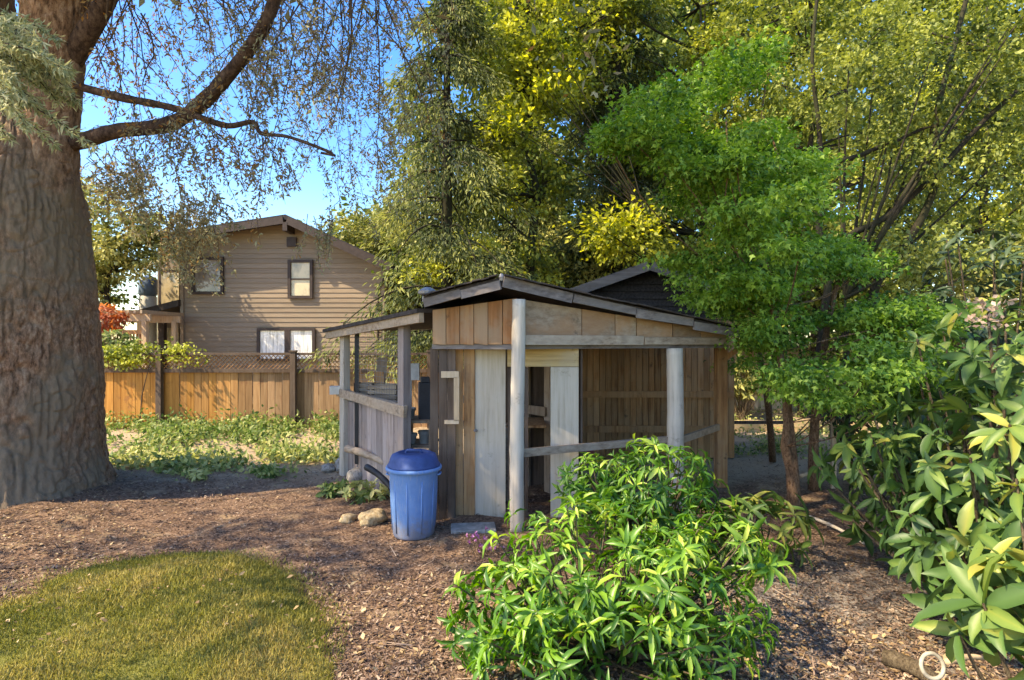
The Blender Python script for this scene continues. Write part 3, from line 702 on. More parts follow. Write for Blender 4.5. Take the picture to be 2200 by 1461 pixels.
def build_annex():
    A = np.array((-.80, 5.45, 0)); L = np.array((-2.22, 7.35, 0)); dv = (L-A)/np.linalg.norm(L-A); side = np.array((dv[1], -dv[0], 0))
    if side[0] < 0: side = -side
    s = thing('lean_to', (A+L)/2, 'low grey lean to frame with wire mesh joined to the left of the shelter', 'lean-to')
    def at(t, z, off=0): q = A+(L-A)*t+side*off; return np.array((q[0], q[1], z))
    b = MB(); b.slab([at(-.02, 1.955, -.15), at(1.1, 1.80, -.15), at(1.1, 1.86, 1.6), at(-.02, 2.0, 1.6)], (0, 0, .04)); b.build('roof', M['roofing'], s)
    b = MB(); b.beam(at(-.02, 1.915, -.10), at(1.08, 1.765, -.10), .05, .10); b.build('eave_beam', M['weathered_x'], s)
    for t, wd, m in ((.22, .13, 'purple_post'), (.93, .15, 'post')):
        b = MB(); b.beam(at(t, -.02), at(t, 1.90-.14*t), wd, .09, up=(dv[1], -dv[0], 0), jit=.004); b.build('post', M[m], s, bevel=.006)
    b = MB(); b.beam(at(.76, .2), at(.76, 1.78), .045, .045); b.build('dark_stud', M['black'], s)
    b = MB(); b.beam(at(.18, .97, -.03), at(.98, 1.03, -.03), .04, .11, jit=.004); b.build('mid_rail', M['weathered_x'], s)
    b = MB(); q = at(.98, 1.06, -.07); b.box(q, (.16, .12, .10), .3); b.build('ledge', M['white'], s)
    b = MB(); t = .24
    while t < 1.02:
        b.beam(at(t, 0, .02), at(t+rng.normal(0, .003), .93, .02), .14, .02, up=side, t=.5); t += .062
    b.build('low_boards', M['purple_post'], s)
    b = MB()
    for t in np.arange(.26, .76, .028): b.tube([at(t, .99), at(t, 1.84-.14*t)], .002, 4)
    for z in np.arange(1.05, 1.8, .06): b.tube([at(.25, z), at(.77, z)], .002, 4)
    b.build('wire_mesh', M['wire'], s)
    b = MB(); t = .0                                         # back boards with gaps
    for t in np.arange(.0, .98, .16): b.beam(at(t, 0, 1.5), at(t, 1.95-.14*t, 1.5), .10, .03, up=side)
    b.beam(at(0, .9, 1.47), at(1, .9, 1.47), .03, .1); b.build('back_frame', M['weathered'], s)
    b = MB(); b.slab([at(.0, .78, .5), at(.22, .78, .5), at(.22, .78, 1.0), at(.0, .78, 1.0)], (0, 0, .03)); b.slab([at(-.02, .0, .52), at(.0, 0, .52), at(.0, 0, 1.0), at(-.02, 0, 1.0)], (0, 0, .78))
    b.build('shelf', M['weathered_x'], s)
    return at
AT = build_annex()

# bench of pots and boxes seen through the lean-to opening
def pot(px, py, d, r, h, mat, label, cat='pot', nm='plant_pot'):
    p = P(px, py, d); t = MB(); t.lathe(p, [(r*.72, 0), (r*.95, h*.8), (r*1.08, h*.8), (r*1.08, h), (r*.9, h), (r*.82, h*.5), (0, h*.45)], 20)
    return tag(t.build(nm, mat, org=p, smooth=False), label, cat)
def build_bench():
    d = 6.05
    p = P(895, 955, d); t = thing('potting_bench', (p[0], d, 0), 'rough grey potting bench inside the lean to behind the blue bin', 'bench')
    z1, z2 = P(0, 958, d)[2], P(0, 905, d)[2]; x0, x1 = P(862, 0, d)[0], P(932, 0, d)[0]
    for z in (z1, z2):
        b = MB(); b.slab([(x0, d, z-.03), (x1, d, z-.03), (x1, d+.42, z-.03), (x0, d+.42, z-.03)], (0, 0, .03)); b.build('shelf', M['weathered_x'], t)
    for x in (x0+.03, x1-.03):
        for y in (d+.03, d+.39): b = MB(); b.beam((x, y, 0), (x, y, z2-.03), .05, .05); b.build('leg', M['weathered'], t)
    g1 = plain('grey_pot', (.34, .33, .30), .7); g2 = plain('pale_pot', (.52, .50, .42), .7); g3 = plain('charcoal_box', (.05, .052, .06), .6)
    pot(882, 958, d+.12, .07, .13, g2, 'pale round pot on the lower shelf of the potting bench')
    pot(912, 958, d+.14, .065, .16, g1, 'grey pot on the lower shelf near the shelter wall')
    pot(878, 905, d+.15, .075, .14, g1, 'wide grey pot on the upper shelf of the potting bench')
    p = P(915, 905, d+.2); b = MB(); b.box(p+(0, 0, .21), (.16, .2, .42), .2); b.box(p+(-.01, 0, .45), (.1, .14, .06), .2)
    tag(b.build('storage_box', g3, org=p, bevel=.008), 'tall dark box standing on the upper shelf by the shelter wall', 'box')
    p = P(880, 800, 6.9); b = MB(); b.box((p[0], 6.9, p[2]), (.24, .05, .20)); b.box((p[0], 6.93, p[2]/2-.05), (.04, .04, p[2]-.1)); tag(b.build('notice_board', plain('pale_grey_board', (.50, .50, .50), .6), org=(p[0], 6.9, 0)), 'pale grey square board on a stick behind the bench', 'board')
build_bench()
def leaning(px, py0, py1, d, lean, m, label):
    a = P(px, py1, d); a[2] = 0.0; q = P(px+lean, py0, d+.15); b = MB(); b.beam(a, q, .13, .025, up=(0, 1, 0), jit=.004)
    tag(b.build('leaning_board', M[m], org=a), label, 'board', 'boards stored in the lean to')
leaning(800, 770, 980, 7.6, 22, 'weathered', 'grey board leaning inside the lean to behind the wire mesh'); leaning(828, 800, 980, 7.3, -14, 'brown', 'brown board leaning inside the lean to next to the grey one')
def crate(px, py, d, w_, h, label):
    p = P(px, py, d); p[2] = float(P(0, 868, 7.0)[2]); t = thing('wooden_crate', p, label, 'crate', 'crates in the lean to')
    for sx, sy in ((-1, -1), (1, -1), (-1, 1), (1, 1)): b = MB(); q = p+(sx*w_/2, sy*w_/3, 0); b.beam(q, q+(0, 0, h), .03, .03); b.build('corner_batten', M['dark_wood'], t)
    for sy in (-1, 1):
        b = MB()
        for i in range(4): z = h*(i+.5)/4; b.beam(p+(-w_/2, sy*(w_/3+.022), z), p+(w_/2, sy*(w_/3+.022), z), .012, h/5.2)
        b.build('slat_side', M['weathered_x'], t)
    b = MB(); b.box(p+(0, 0, .008), (w_-.04, w_*.62, .014)); b.build('crate_base', M['weathered_x'], t)
bq = P(812, 868, 7.25); ht = float(P(0, 868, 7.0)[2])
bt = thing('trestle_bench', (bq[0], bq[1], 0), 'long plank bench behind the low boards carrying the slatted crates', 'bench')
b = MB(); b.beam(P(770, 0, 7.65)*(1, 1, 0)+(0, 0, ht-.017), P(846, 0, 6.8)*(1, 1, 0)+(0, 0, ht-.017), .42, .03); b.build('plank_top', M['weathered_x'], bt)
for fx, fd in ((776, 7.55), (838, 6.9)):
    for o in (-.12, .12): b = MB(); q = P(fx, 0, fd)*(1, 1, 0)+(o*.8, o*.6, 0); b.beam(q, q+(0, 0, ht-.033), .05, .05); b.build('leg', M['weathered'], bt)
crate(826, 868, 7.0, .34, .24, 'slatted wooden crate stacked at the back of the lean to'); crate(792, 859.3, 7.5, .30, .22, 'smaller slatted crate beside the dark stud of the lean to')

# ------------------------------------------------------------------ blue bin
def build_bin():
    c = np.array(((890-1100)/FPX*5.0, 4.98, 0)); c[2] = gz(c[0], c[1])-.005
    s = thing('rubbish_bin', c, 'blue round plastic rubbish bin with darker lid beside the shelter wall', 'bin')
    blue = N('blue_plastic'); g = blue.noise(blue.coord(), 7, 5, .7); sc = blue.noise(blue.coord((18, 18, 3)), 3, 5)
    col = blue.ramp(g, [(.3, (.10, .215, .45)), (.7, (.15, .285, .54))]); col = blue.mix(blue.maprange(sc, .52, .70, 0, .6), col, (.27, .33, .46)); blue.bump(sc, .15, .004)
    dz = blue.n('ShaderNodeSeparateXYZ'); blue.l(blue.coord(), dz.inputs[0]); mud = blue.math('ADD', dz.outputs[2], blue.math('MULTIPLY', blue.noise(blue.coord(), 14, 6, .75), -.55))
    col = blue.mix(blue.maprange(mud, -.04, -.28, 0, .7), col, (.20, .15, .10)); bm = blue.fin(col, .68, .25)
    navy = plain('navy_plastic', (.035, .07, .20), .6, .3, .25, 9)
    b = MB(); b.lathe(c, [(.170, 0), (.176, .012), (.180, .03), (.205, .52), (.209, .55), (.212, .565), (.240, .57), (.244, .585), (.240, .60), (.222, .602), (.216, .59), (.19, .30), (.165, .03), (0, .03)], 40)
    body = b.build('bin_body', bm, s, smooth=True)
    b = MB()
    for k in range(10):
        q = 2*math.pi*k/10+.2; u = np.array((math.cos(q), math.sin(q), 0)); b.tube([c+u*.184+(0, 0, .05), c+u*.203+(0, 0, .50)], .006, 6)
    b.build('ribs', bm, body, smooth=True)
    b = MB(); b.lathe(c+(0, 0, .6), [(.226, 0), (.229, .015), (.215, .03), (.205, .07), (.19, .10), (.15, .118), (.12, .12), (.115, .112), (.0, .115)], 40); lid = b.build('lid', navy, s, smooth=True)
    b = MB(); b.tube([c+(-.07, 0, .71), c+(-.06, 0, .735), c+(.06, 0, .735), c+(.07, 0, .71)], .013, 8); b.build('lid_handle', navy, lid, smooth=True)
    for sx in (-1, 1):
        b = MB(); b.tube([c+(sx*.205, -.05, .53), c+(sx*.232, -.04, .535), c+(sx*.232, .04, .535), c+(sx*.205, .05, .53)], .008, 8); b.build('handle', bm, s, smooth=True)
build_bin()

# ------------------------------------------------------------------ stones, logs, bits near the lean-to
def rock(px, py, size, label, mat, seed, flat=.6, d=None):
    r = np.random.default_rng(seed); p = G(px, py) if d is None else P(px, py, d); 
    import bmesh
    bm = bmesh.new(); bmesh.ops.create_icosphere(bm, subdivisions=3, radius=1); ph = r.uniform(0, 6, 9)
    for v in bm.verts:
        c = v.co; k = 1+.16*math.sin(2.3*c.x+ph[0])*math.sin(2.1*c.y+ph[1])+.10*math.sin(4.7*c.z+ph[2]+3*c.x)+.06*math.sin(9*c.y+ph[3])+.05*math.sin(11*c.x+7*c.z+ph[4])
        v.co = Vector((c.x*k*size*r.uniform(.98, 1.02), c.y*k*size*.8, c.z*k*size*flat))
    me = bpy.data.meshes.new('stone'); bm.to_mesh(me); bm.free()
    o = link_mesh('stone', me, mat, org=p+(0, 0, size*flat*.55), smooth=True); o.rotation_euler[2] = r.uniform(0, 3)
    return tag(o, label, 'stone', 'stones beside the lean to')
stone_m = bark('lichen_stone', (.17, .15, .13), (.33, .29, .25), (.47, .42, .36), None, 2); tan_m = bark('tan_stone', (.30, .20, .10), (.48, .35, .20), (.60, .47, .30), None, 2)
rock(800, 1125, .13, 'large rounded tan stone left of the blue bin', tan_m, 1)
rock(748, 1122, .09, 'smaller flat tan stone beside the rounded tan one', tan_m, 2, .5)
rock(742, 1010, .17, 'pale stone lying below the white ledge of the lean to', stone_m, 3)
rock(783, 995, .15, 'upright grey stone leaning on the low boards', stone_m, 4, 1.0)
rock(705, 1012, .12, 'flat pale stone nearest the green ground cover', stone_m, 5, .45)
rock(765, 1035, .12, 'dull grey stone in front of the stone heap', stone_m, 6, .8)
def log(name, p0, p1, r, mat, label, cat, bend=.03):
    p0, p1 = np.array(p0, float), np.array(p1, float); m = (p0+p1)/2+np.array((bend, 0, bend)); b = MB(); b.tube(bez(p0, m, p1, 8), np.linspace(r, r*.8, 8)*(1+rng.normal(0, .05, 8)), 10)
    return tag(b.build(name, mat, org=(p0[0], p0[1], 0), smooth=True), label, cat)
log('black_pipe', P(788, 1005, 6.0), P(842, 1052, 5.6), .035, M['black'], 'black pipe slanting down behind the blue bin', 'pipe')
log('grey_log', P(745, 965, 6.75), P(835, 1000, 6.3), .045, M['weathered_x'], 'weathered grey log lying along the low boards', 'log')
# concrete footing stones under the shelter front
b = MB(); p = G(1010, 1150); b.box(p+(0.02, .12, .0), (.40, .22, .06), .1); tag(b.build('paving_slab', plain('mossy_concrete', (.26, .25, .23), .9, .2, .4, 14), org=p, bevel=.01), 'grey concrete slab at the foot of the shelter panels', 'slab')

# ------------------------------------------------------------------ stakes, sticks, ring
for px, y0, y1, wd, lab in ((1790, 900, 1052, .045, 'slim tan stake standing right of the maple stems'),):
    d = gd(y1); b = MB(); q = P(px, y1, d); b.beam((q[0], d, -.05), (q[0]+.01, d, P(px, y0-60, d)[2]), wd, wd, jit=.003); tag(b.build('wooden_stake', M['tan'], org=(q[0], d, 0)), lab, 'stake')
log('fallen_stick', G(1835, 1055)+(0, 0, .03), G(1905, 1010)+(0, 0, .12), .02, M['tan'], 'pale broken stick leaning at the edge of the rhododendron', 'stick')
log('dead_branch', G(1725, 1110)+(0, 0, .02), G(1860, 1175)+(0, 0, .03), .016, M['post'], 'thin bleached branch lying on the gravel path', 'branch')
log('cross_branch', G(1720, 1040)+(0, 0, .10), G(1775, 1030)+(0, 0, .12), .022, M['tan'], 'short pale branch lying between the maple stems', 'branch')
def ring_stake():
    d = 2.55; c = P(2003, 1432, d); r = .050; b = MB(); k = 28
    pts = [c+np.array((r*math.cos(q), r*.25*math.sin(q), r*math.sin(q))) for q in np.linspace(-math.pi/2, 1.5*math.pi, k)]
    b.tube(pts, .009, 8, cap=False); st = thing('ring_stake', (c[0], d, 0), 'pale soiled ring topped garden stake at the lower right corner', 'stake')
    b.build('ring', M['soiled'], st, smooth=True); b = MB(); b.tube([c+(0, 0, -r), (c[0], d, -.03)], .010, 8); b.build('shaft', M['soiled'], st, smooth=True)
    log('dry_twig', P(2030, 1425, d+.1), P(2110, 1415, d+.15), .014, M['tan'], 'dry pale twig pointing right beside the ring stake', 'twig')
ring_stake()
log('rotten_log', G(1900, 1425)+(0, 0, .04), G(2010, 1475)+(0, 0, .03), .045, M['stem'], 'short brown rotten log in front of the ring stake', 'log')

# ------------------------------------------------------------------ big conifer on the left
SUNNY = [(G(60, 1390), .28), (G(235, 1400), .24), (G(-80, 1340), .3), (G(120, 1440), .15), (G(640, 1365), .10), (G(1720, 1410), .22), (G(1600, 1440), .12), (G(30, 1190), .15),
         (G(420, 990), .9), (G(620, 1000), .6), (G(290, 960), .6), (G(520, 1075), .25), (G(800, 1120), .22), (P(280, 840, 11), .8), (P(430, 850, 11), .3),
         (P(1190, 1100, 3.3), .22), (P(1330, 1150, 3.2), .15), (P(1480, 1020, 4.3), .25), (P(1560, 250, 5.7), .5), (P(1600, 890, 11), 1.3), (P(1780, 900, 11), 1.2), (P(1600, 880, 12.5), 1.3), (P(1580, 915, 10.3), 1.0), (P(1900, 900, 10.5), 1.0), (P(1960, 1180, 2.6), .12),
         (P(1380, 690, 5.6), .25), (P(1250, 690, 5.4), .2), (G(850, 1250), .16), (G(480, 1230), .12), (G(1030, 1330), .1), (P(80, 600, 5.1), .35), (P(150, 900, 5.1), .2), (P(1100, 700, 5.1), .06), (P(1980, 960, 3.2), .15), (P(890, 1080, 4.8), .12)]
def build_conifer():
    rs = np.random.default_rng(21)
    root = thing('old_conifer', (-5.5, 6.0, 0), 'huge old conifer with furrowed red brown trunk forking above the lawn', 'tree')
    def stem(path, rad, sides, rows, seed, flare=0, amp=.045):
        path = np.array(path, float); rad = np.array(rad, float); t = np.linspace(0, 1, rows); tt = np.linspace(0, 1, len(path))
        C = np.stack([np.interp(t, tt, path[:, i]) for i in range(3)], -1); r = np.interp(t, tt, rad)
        q = np.linspace(0, 2*np.pi, sides, endpoint=False); U, H = np.meshgrid(q/(2*np.pi), C[:, 2])
        wp = vnoise(U*16, H*2.2+20, 16, seed+7)-.5; nc = int(60*sides/460)+8; n1 = np.abs(vnoise(U*nc+wp*.9, H*2.4+50+wp*.8, nc, seed)-.5)*2; n4 = np.abs(vnoise(U*nc*.5+wp, H*9+70+wp*2, max(4, nc//2), seed+3)-.5)*2; n2 = vnoise(U*nc*3, H*16+90, nc*3, seed+1); n3 = vnoise(U*7, H*.8+40, 7, seed+2)
        rr = r[:, None]*(1+(n3-.5)*.14)+amp*(np.clip(n1*2.6, 0, 1)*(.45+.55*np.clip(n4*4, 0, 1))-.55)+amp*.6*(n2-.5)
        if flare: rr = rr*(1+flare*np.exp(-np.clip(H, 0, None)/.28)*(.35+.65*vnoise(U*6, H*0+7, 6, seed+5)))
        V = np.stack((C[:, 0:1]+rr*np.cos(q), C[:, 1:2]+rr*np.sin(q), np.broadcast_to(H, rr.shape)), -1).reshape(-1, 3)
        i = (np.arange(rows-1)[:, None]*sides+np.arange(sides)[None]).ravel(); j = (np.arange(rows-1)[:, None]*sides+(np.arange(sides)[None]+1) % sides).ravel()
        return V, np.stack((i, j, j+sides, i+sides), -1)
    parts = [stem([(-5.5, 6, -.25), (-5.48, 6, .5), (-5.43, 6, 1.2), (-5.38, 6, 2.3), (-5.35, 6, 3.1), (-5.3, 6, 3.75), (-5.3, 6, 4.1)], [.96, .92, .87, .80, .70, .50, .2], 460, 420, 3, .5, .032),
             stem([(-5.02, 6, 2.4), (-4.95, 6, 3.1), (-4.92, 6, 3.8), (-4.80, 6, 5.3), (-4.7, 6, 9), (-4.6, 6, 15)], [.36, .31, .27, .29, .2, .03], 150, 620, 9, 0, .02),
             stem([(-5.6, 6, 2.6), (-5.68, 6, 3.4), (-5.72, 6, 5), (-5.9, 6, 9), (-6, 6, 14)], [.5, .46, .40, .25, .03], 140, 420, 15, 0, .025)]
    V = []; Fc = []; n = 0
    for v, f in parts: V.append(v); Fc.append(f+n); n += len(v)
    V = np.concatenate(V)-np.array((-5.5, 6, 0))
    link_mesh('trunk', fast_mesh('trunk', V, Fc, np.full(len(V), .5)), M['big_bark'], root, smooth=True)
    # two bare limbs over the yard
    lim = [P(130, 285, 6.0), P(260, 281, 5.95), P(365, 268, 5.85), P(430, 226, 5.75), P(482, 172, 5.65), P(532, 112, 5.55), P(568, 55, 5.45), P(590, 0, 5.4), P(603, -70, 5.3), P(640, -200, 5.2)]
    b = MB(); b.tube(spline(lim, 5)[:46], np.linspace(.078, .05, 46)*(1+rs.normal(0, .05, 46)), 12); b.build('limb', M['branch'], root, smooth=True)
    lim2 = [P(135, 178, 6.0), P(250, 209, 5.9), P(365, 232, 5.8), P(430, 254, 5.75), P(490, 272, 5.7), P(543, 264, 5.65), P(562, 288, 5.6), P(625, 297, 5.5), P(690, 330, 5.4)]
    b = MB(); b.tube(spline(lim2, 5)[:41], np.linspace(.045, .012, 41)*(1+rs.normal(0, .06, 41)), 9); b.build('limb', M['branch'], root, smooth=True)
    lim3 = [P(150, 130, 6.0), P(195, 60, 5.9), P(235, -10, 5.8), P(280, -120, 5.6)]
    b = MB(); b.tube(spline(lim3, 5)[:16], np.linspace(.12, .07, 16), 10); b.build('limb', M['branch'], root, smooth=True)
    # hanging twigs over the sky
    tw = MB(); LP = []; LD = []; LT = []; LS = []
    def hang(p0, dr, length, n=9, r=.007, lt=.5, dens=52, ls=.055):
        p = np.array(p0, float); d = unit(np.array(dr, float)); pts = [p.copy()]
        for i in range(n):
            d = unit(d+np.array((rs.normal(0, .16), rs.normal(0, .16), -.16+rs.normal(0, .08)))); p = p+d*length/n; pts.append(p.copy())
        tw.tube(pts, np.linspace(r, r*.3, n+1), 4, cap=False); pts = np.array(pts)
        k = int(dens*length)
        if k:
            t = rs.uniform(.15, 1, k)*n; i = np.minimum(t.astype(int), n-1); q = pts[i]+(pts[i+1]-pts[i])*(t-i)[:, None]
            LP.append(q+rs.normal(0, .02, (k, 3))); LD.append(unit(pts[i+1]-pts[i])*.5+rs.normal(0, .6, (k, 3))); LT.append(rs.normal(lt, .2, k)); LS.append(rs.uniform(.5, 1.3, k)*ls)
        return pts
    for i in range(140):                                     # long wisps across the open sky
        px = rs.uniform(150, 880); y = rs.uniform(5.2, 8.5); py = rs.uniform(-260, 40) if px > 300 or rs.random() < .5 else rs.uniform(-100, 120)
        p = P(px, py, y); lt = .15 if px < 330 else (.3 if rs.random() < .3 else .6)
        pts = hang(p, (rs.normal(.25, .5), rs.normal(0, .3), -rs.uniform(.4, 1.2)), rs.uniform(.7, 2.0), 9, rs.uniform(.005, .012), lt, 30 if px < 400 else 22)
        for j in (3, 5, 6, 7, 8):
            if rs.random() < .75: hang(pts[j], (rs.normal(0, .7), rs.normal(0, .5), -.35), rs.uniform(.2, .6), 5, .0035, lt, 40)
    for i in range(55):                                     # twigs hanging from the bare limbs
        q = lim[1:8] if rs.random() < .6 else lim2[1:8]; a = rs.integers(0, len(q)-1); p = q[a]+(q[a+1]-q[a])*rs.random()
        pts = hang(p, (rs.normal(.1, .5), rs.normal(0, .4), -rs.uniform(.2, 1)), rs.uniform(.4, 1.15), 7, .005, rs.choice((.2, .6)), 34)
        for j in (2, 4, 5): hang(pts[j], (rs.normal(0, .7), rs.normal(0, .4), -.4), rs.uniform(.15, .4), 4, .003, .5, 45)
    for i in range(42):                                     # thick curtain low on the left, in front of the house corner
        px = rs.uniform(170, 470); p = P(px, rs.uniform(300, 430) if px < 330 else rs.uniform(380, 500), rs.uniform(6.5, 8))
        pts = hang(p, (rs.normal(.2, .5), rs.normal(0, .3), -.6), rs.uniform(.5, 1.0), 7, .005, .55, 70, .06)
        for j in (2, 3, 4, 5): hang(pts[j], (rs.normal(0, .8), rs.normal(0, .5), -.3), rs.uniform(.2, .45), 4, .003, .55, 80, .06)
    for i in range(60):                                     # finer wisps closing the gap towards the centre trees
        p = P(rs.uniform(560, 900), rs.uniform(40, 330), rs.uniform(6, 9)); pts = hang(p, (rs.normal(.15, .4), rs.normal(0, .3), -.7), rs.uniform(.5, 1.3), 8, .004, .55, 46, .045)
        for j in (2, 4, 6): hang(pts[j], (rs.normal(0, .7), rs.normal(0, .5), -.35), rs.uniform(.2, .5), 5, .003, .55, 50)
    for i in range(8):
        p = P(rs.uniform(660, 720), rs.uniform(440, 500), 6.3); hang(p, (rs.normal(0, .3), 0, -1), rs.uniform(.3, .6), 5, .004, .6, 90)
    tw.build('twigs', M['twig'], root)
    # silvery bough hanging in front of the trunk
    sp = MB(); SP = []; SD = []
    for i in range(30):
        p0 = P(rs.uniform(-130, 20), rs.uniform(20, 200), 3.9+rs.normal(0, .15)); p1 = p0+np.array((rs.uniform(.28, .62), rs.normal(0, .12), -rs.uniform(.12, .42))); m = (p0+p1)/2+(0, 0, .08)
        pts = bez(p0, m, p1, 12); sp.tube(pts, np.linspace(.008, .003, 12), 5)
        for j in range(2, 12):
            k = 24; SP.append(pts[j]+rs.normal(0, .012, (k, 3))); d = rs.normal(0, 1, (k, 3)); d[:, 2] -= .5; d += (pts[j]-pts[j-1])*14; SD.append(d)
    bo = sp.build('silver_bough', M['twig'], root); SP = np.concatenate(SP); SD = np.concatenate(SD); k = len(SP)
    leaf_mesh('silver_needles', SP, SD, rs.normal(0, 1, (k, 3)), rs.uniform(.035, .075, k), .012, rs.normal(.55, .25, k), M['leaf_silver'], bo, shape='diamond')
    # upper crown, mostly above the frame: it shades the yard
    bb = MB(); CP = []; 
    for i in range(150):
        z = rs.uniform(6.0, 15); az = rs.uniform(-2.6, 1.2); L = (8.6-.44*z)*rs.uniform(.8, 1.15)
        u = np.array((math.cos(az), math.sin(az), 0)); p0 = np.array((-5.2, 6, z)); p1 = p0+u*L+(0, 0, -.12*L-.2)
        pts = bez(p0, p0+u*L*.5+(0, 0, .3), p1, 8)
        shade = any(np.any(np.linalg.norm((pts-q)-((pts-q)@np.array(sd))[:, None]*np.array(sd), axis=1) < rr*.8+.25) for q, rr in SUNNY if rr > .5 or q[1] > 8)
        if i % 2 == 0 and not shade and not np.any((pts[:, 2] < EYE+.62*pts[:, 1]+.1) & (pts[:, 0] > -.95*pts[:, 1]) & (pts[:, 1] > 0)): bb.tube(pts, np.linspace(.06, .01, 8), 6, cap=False)
        for j in range(2, 8):
            for c in range(4): CP.append(pts[j]+np.array((*rs.normal(0, .42, 2), -abs(rs.normal(0, .3)))))
    bb.build('boughs', M['branch'], root, smooth=True)
    CP = np.array(CP)
    vis = (CP[:, 2] < EYE+.60*CP[:, 1]+.4) & (CP[:, 0] > -.95*CP[:, 1]) & (CP[:, 1] > 0)      # thin out what hangs into the open sky
    CP = CP[~vis | (rs.random(len(CP)) < .03)]
    SDV = np.array(sd)
    for q, rr in SUNNY:                                     # openings in the canopy that let the sun down to the yard
        v = CP-q; t = v@SDV; dist = np.linalg.norm(v-t[:, None]*SDV, axis=1); CP = CP[(dist > rr+.30) | (t < 0)]
    pos, idx = clump_leaves(CP, np.full(len(CP), .6), 33, .7, rs); k = len(pos)
    LP.append(pos); LD.append(rs.normal(0, 1, (k, 3))+(0, 0, -.4)); LT.append(rs.normal(.55, .25, k)); LS.append(rs.uniform(.10, .19, k))
    LPa = np.concatenate(LP); LDa = np.concatenate(LD); LSa = np.concatenate(LS)
    leaf_mesh('crown', LPa, LDa, rs.normal(0, 1, LPa.shape), LSa, LSa*.36, np.concatenate(LT), M['leaf_grey'], root, shape='diamond')
build_conifer()

# ------------------------------------------------------------------ trees behind
def bl(px, py, d, rx, rz, w=1.0, ry=None):
    c = P(px, py, d); k = d/FPX; return (tuple(c), (rx*k, (ry if ry else rx)*k*.9, rz*k), w)
def base(px, d): return (float(P(px, 0, d)[0]), d, 0)
def topz(px, py, d): return tuple(P(px, py, d))
def conifer(name, label, base, height, r0, length, seed, z0=1.5, tw=.5, per=36, leaf=.13, step=.26):
    rs = np.random.default_rng(seed); base = np.array(base, float); root = thing(name, base, label, 'tree'); b = MB(); top = base+(0, 0, height)
    b.tube([base-(0, 0, .1), base+(0, 0, height*.5), top], [r0, r0*.6, .02], 9); C = []; T = []; O = []; z = z0
    while z < height*.97:
        k = (1-z/height)**.75
        for _ in range(3):
            az = rs.uniform(0, 6.283); L = length*k*rs.uniform(.55, 1.15); u = np.array((math.cos(az), math.sin(az), 0)); p0 = base+(0, 0, z)
            pts = bez(p0, p0+u*L*.55+(0, 0, L*.12), p0+u*L+(0, 0, -L*rs.uniform(.28, .55)), 9); b.tube(pts, np.linspace(.03*k+.01, .004, 9), 4, cap=False); sv = np.array((-u[1], u[0], 0))
            for j in range(2, 9):
                w_ = .34*L*(1-j/11)
                for q in range(2): C.append(pts[j]+sv*rs.normal(0, w_*.6)-(0, 0, abs(rs.normal(0, .10)))); T.append(tw+(j-5)*.06+rs.normal(0, .12)); O.append(u)
        z += step*rs.uniform(.7, 1.3)
    b.build('trunk', M['dark_bark'], root, smooth=True); C = np.array(C); idx = np.repeat(np.arange(len(C)), per); n = len(idx)
    o = rs.normal(0, 1, (n, 3))*np.array((.15, .15, .08)); o[:, 2] -= np.hypot(o[:, 0], o[:, 1])*.6
    d = np.array(O)[idx]*.5+o*3+rs.normal(0, .3, (n, 3))-(0, 0, .5)
    Lf = leaf*rs.uniform(.6, 1.3, n); leaf_mesh('crown', C[idx]+o, d, rs.normal(0, .5, (n, 3))+(0, 0, 1), Lf, Lf*.27, np.array(T)[idx]+rs.normal(0, .12, n), M['leaf_fir'], root)
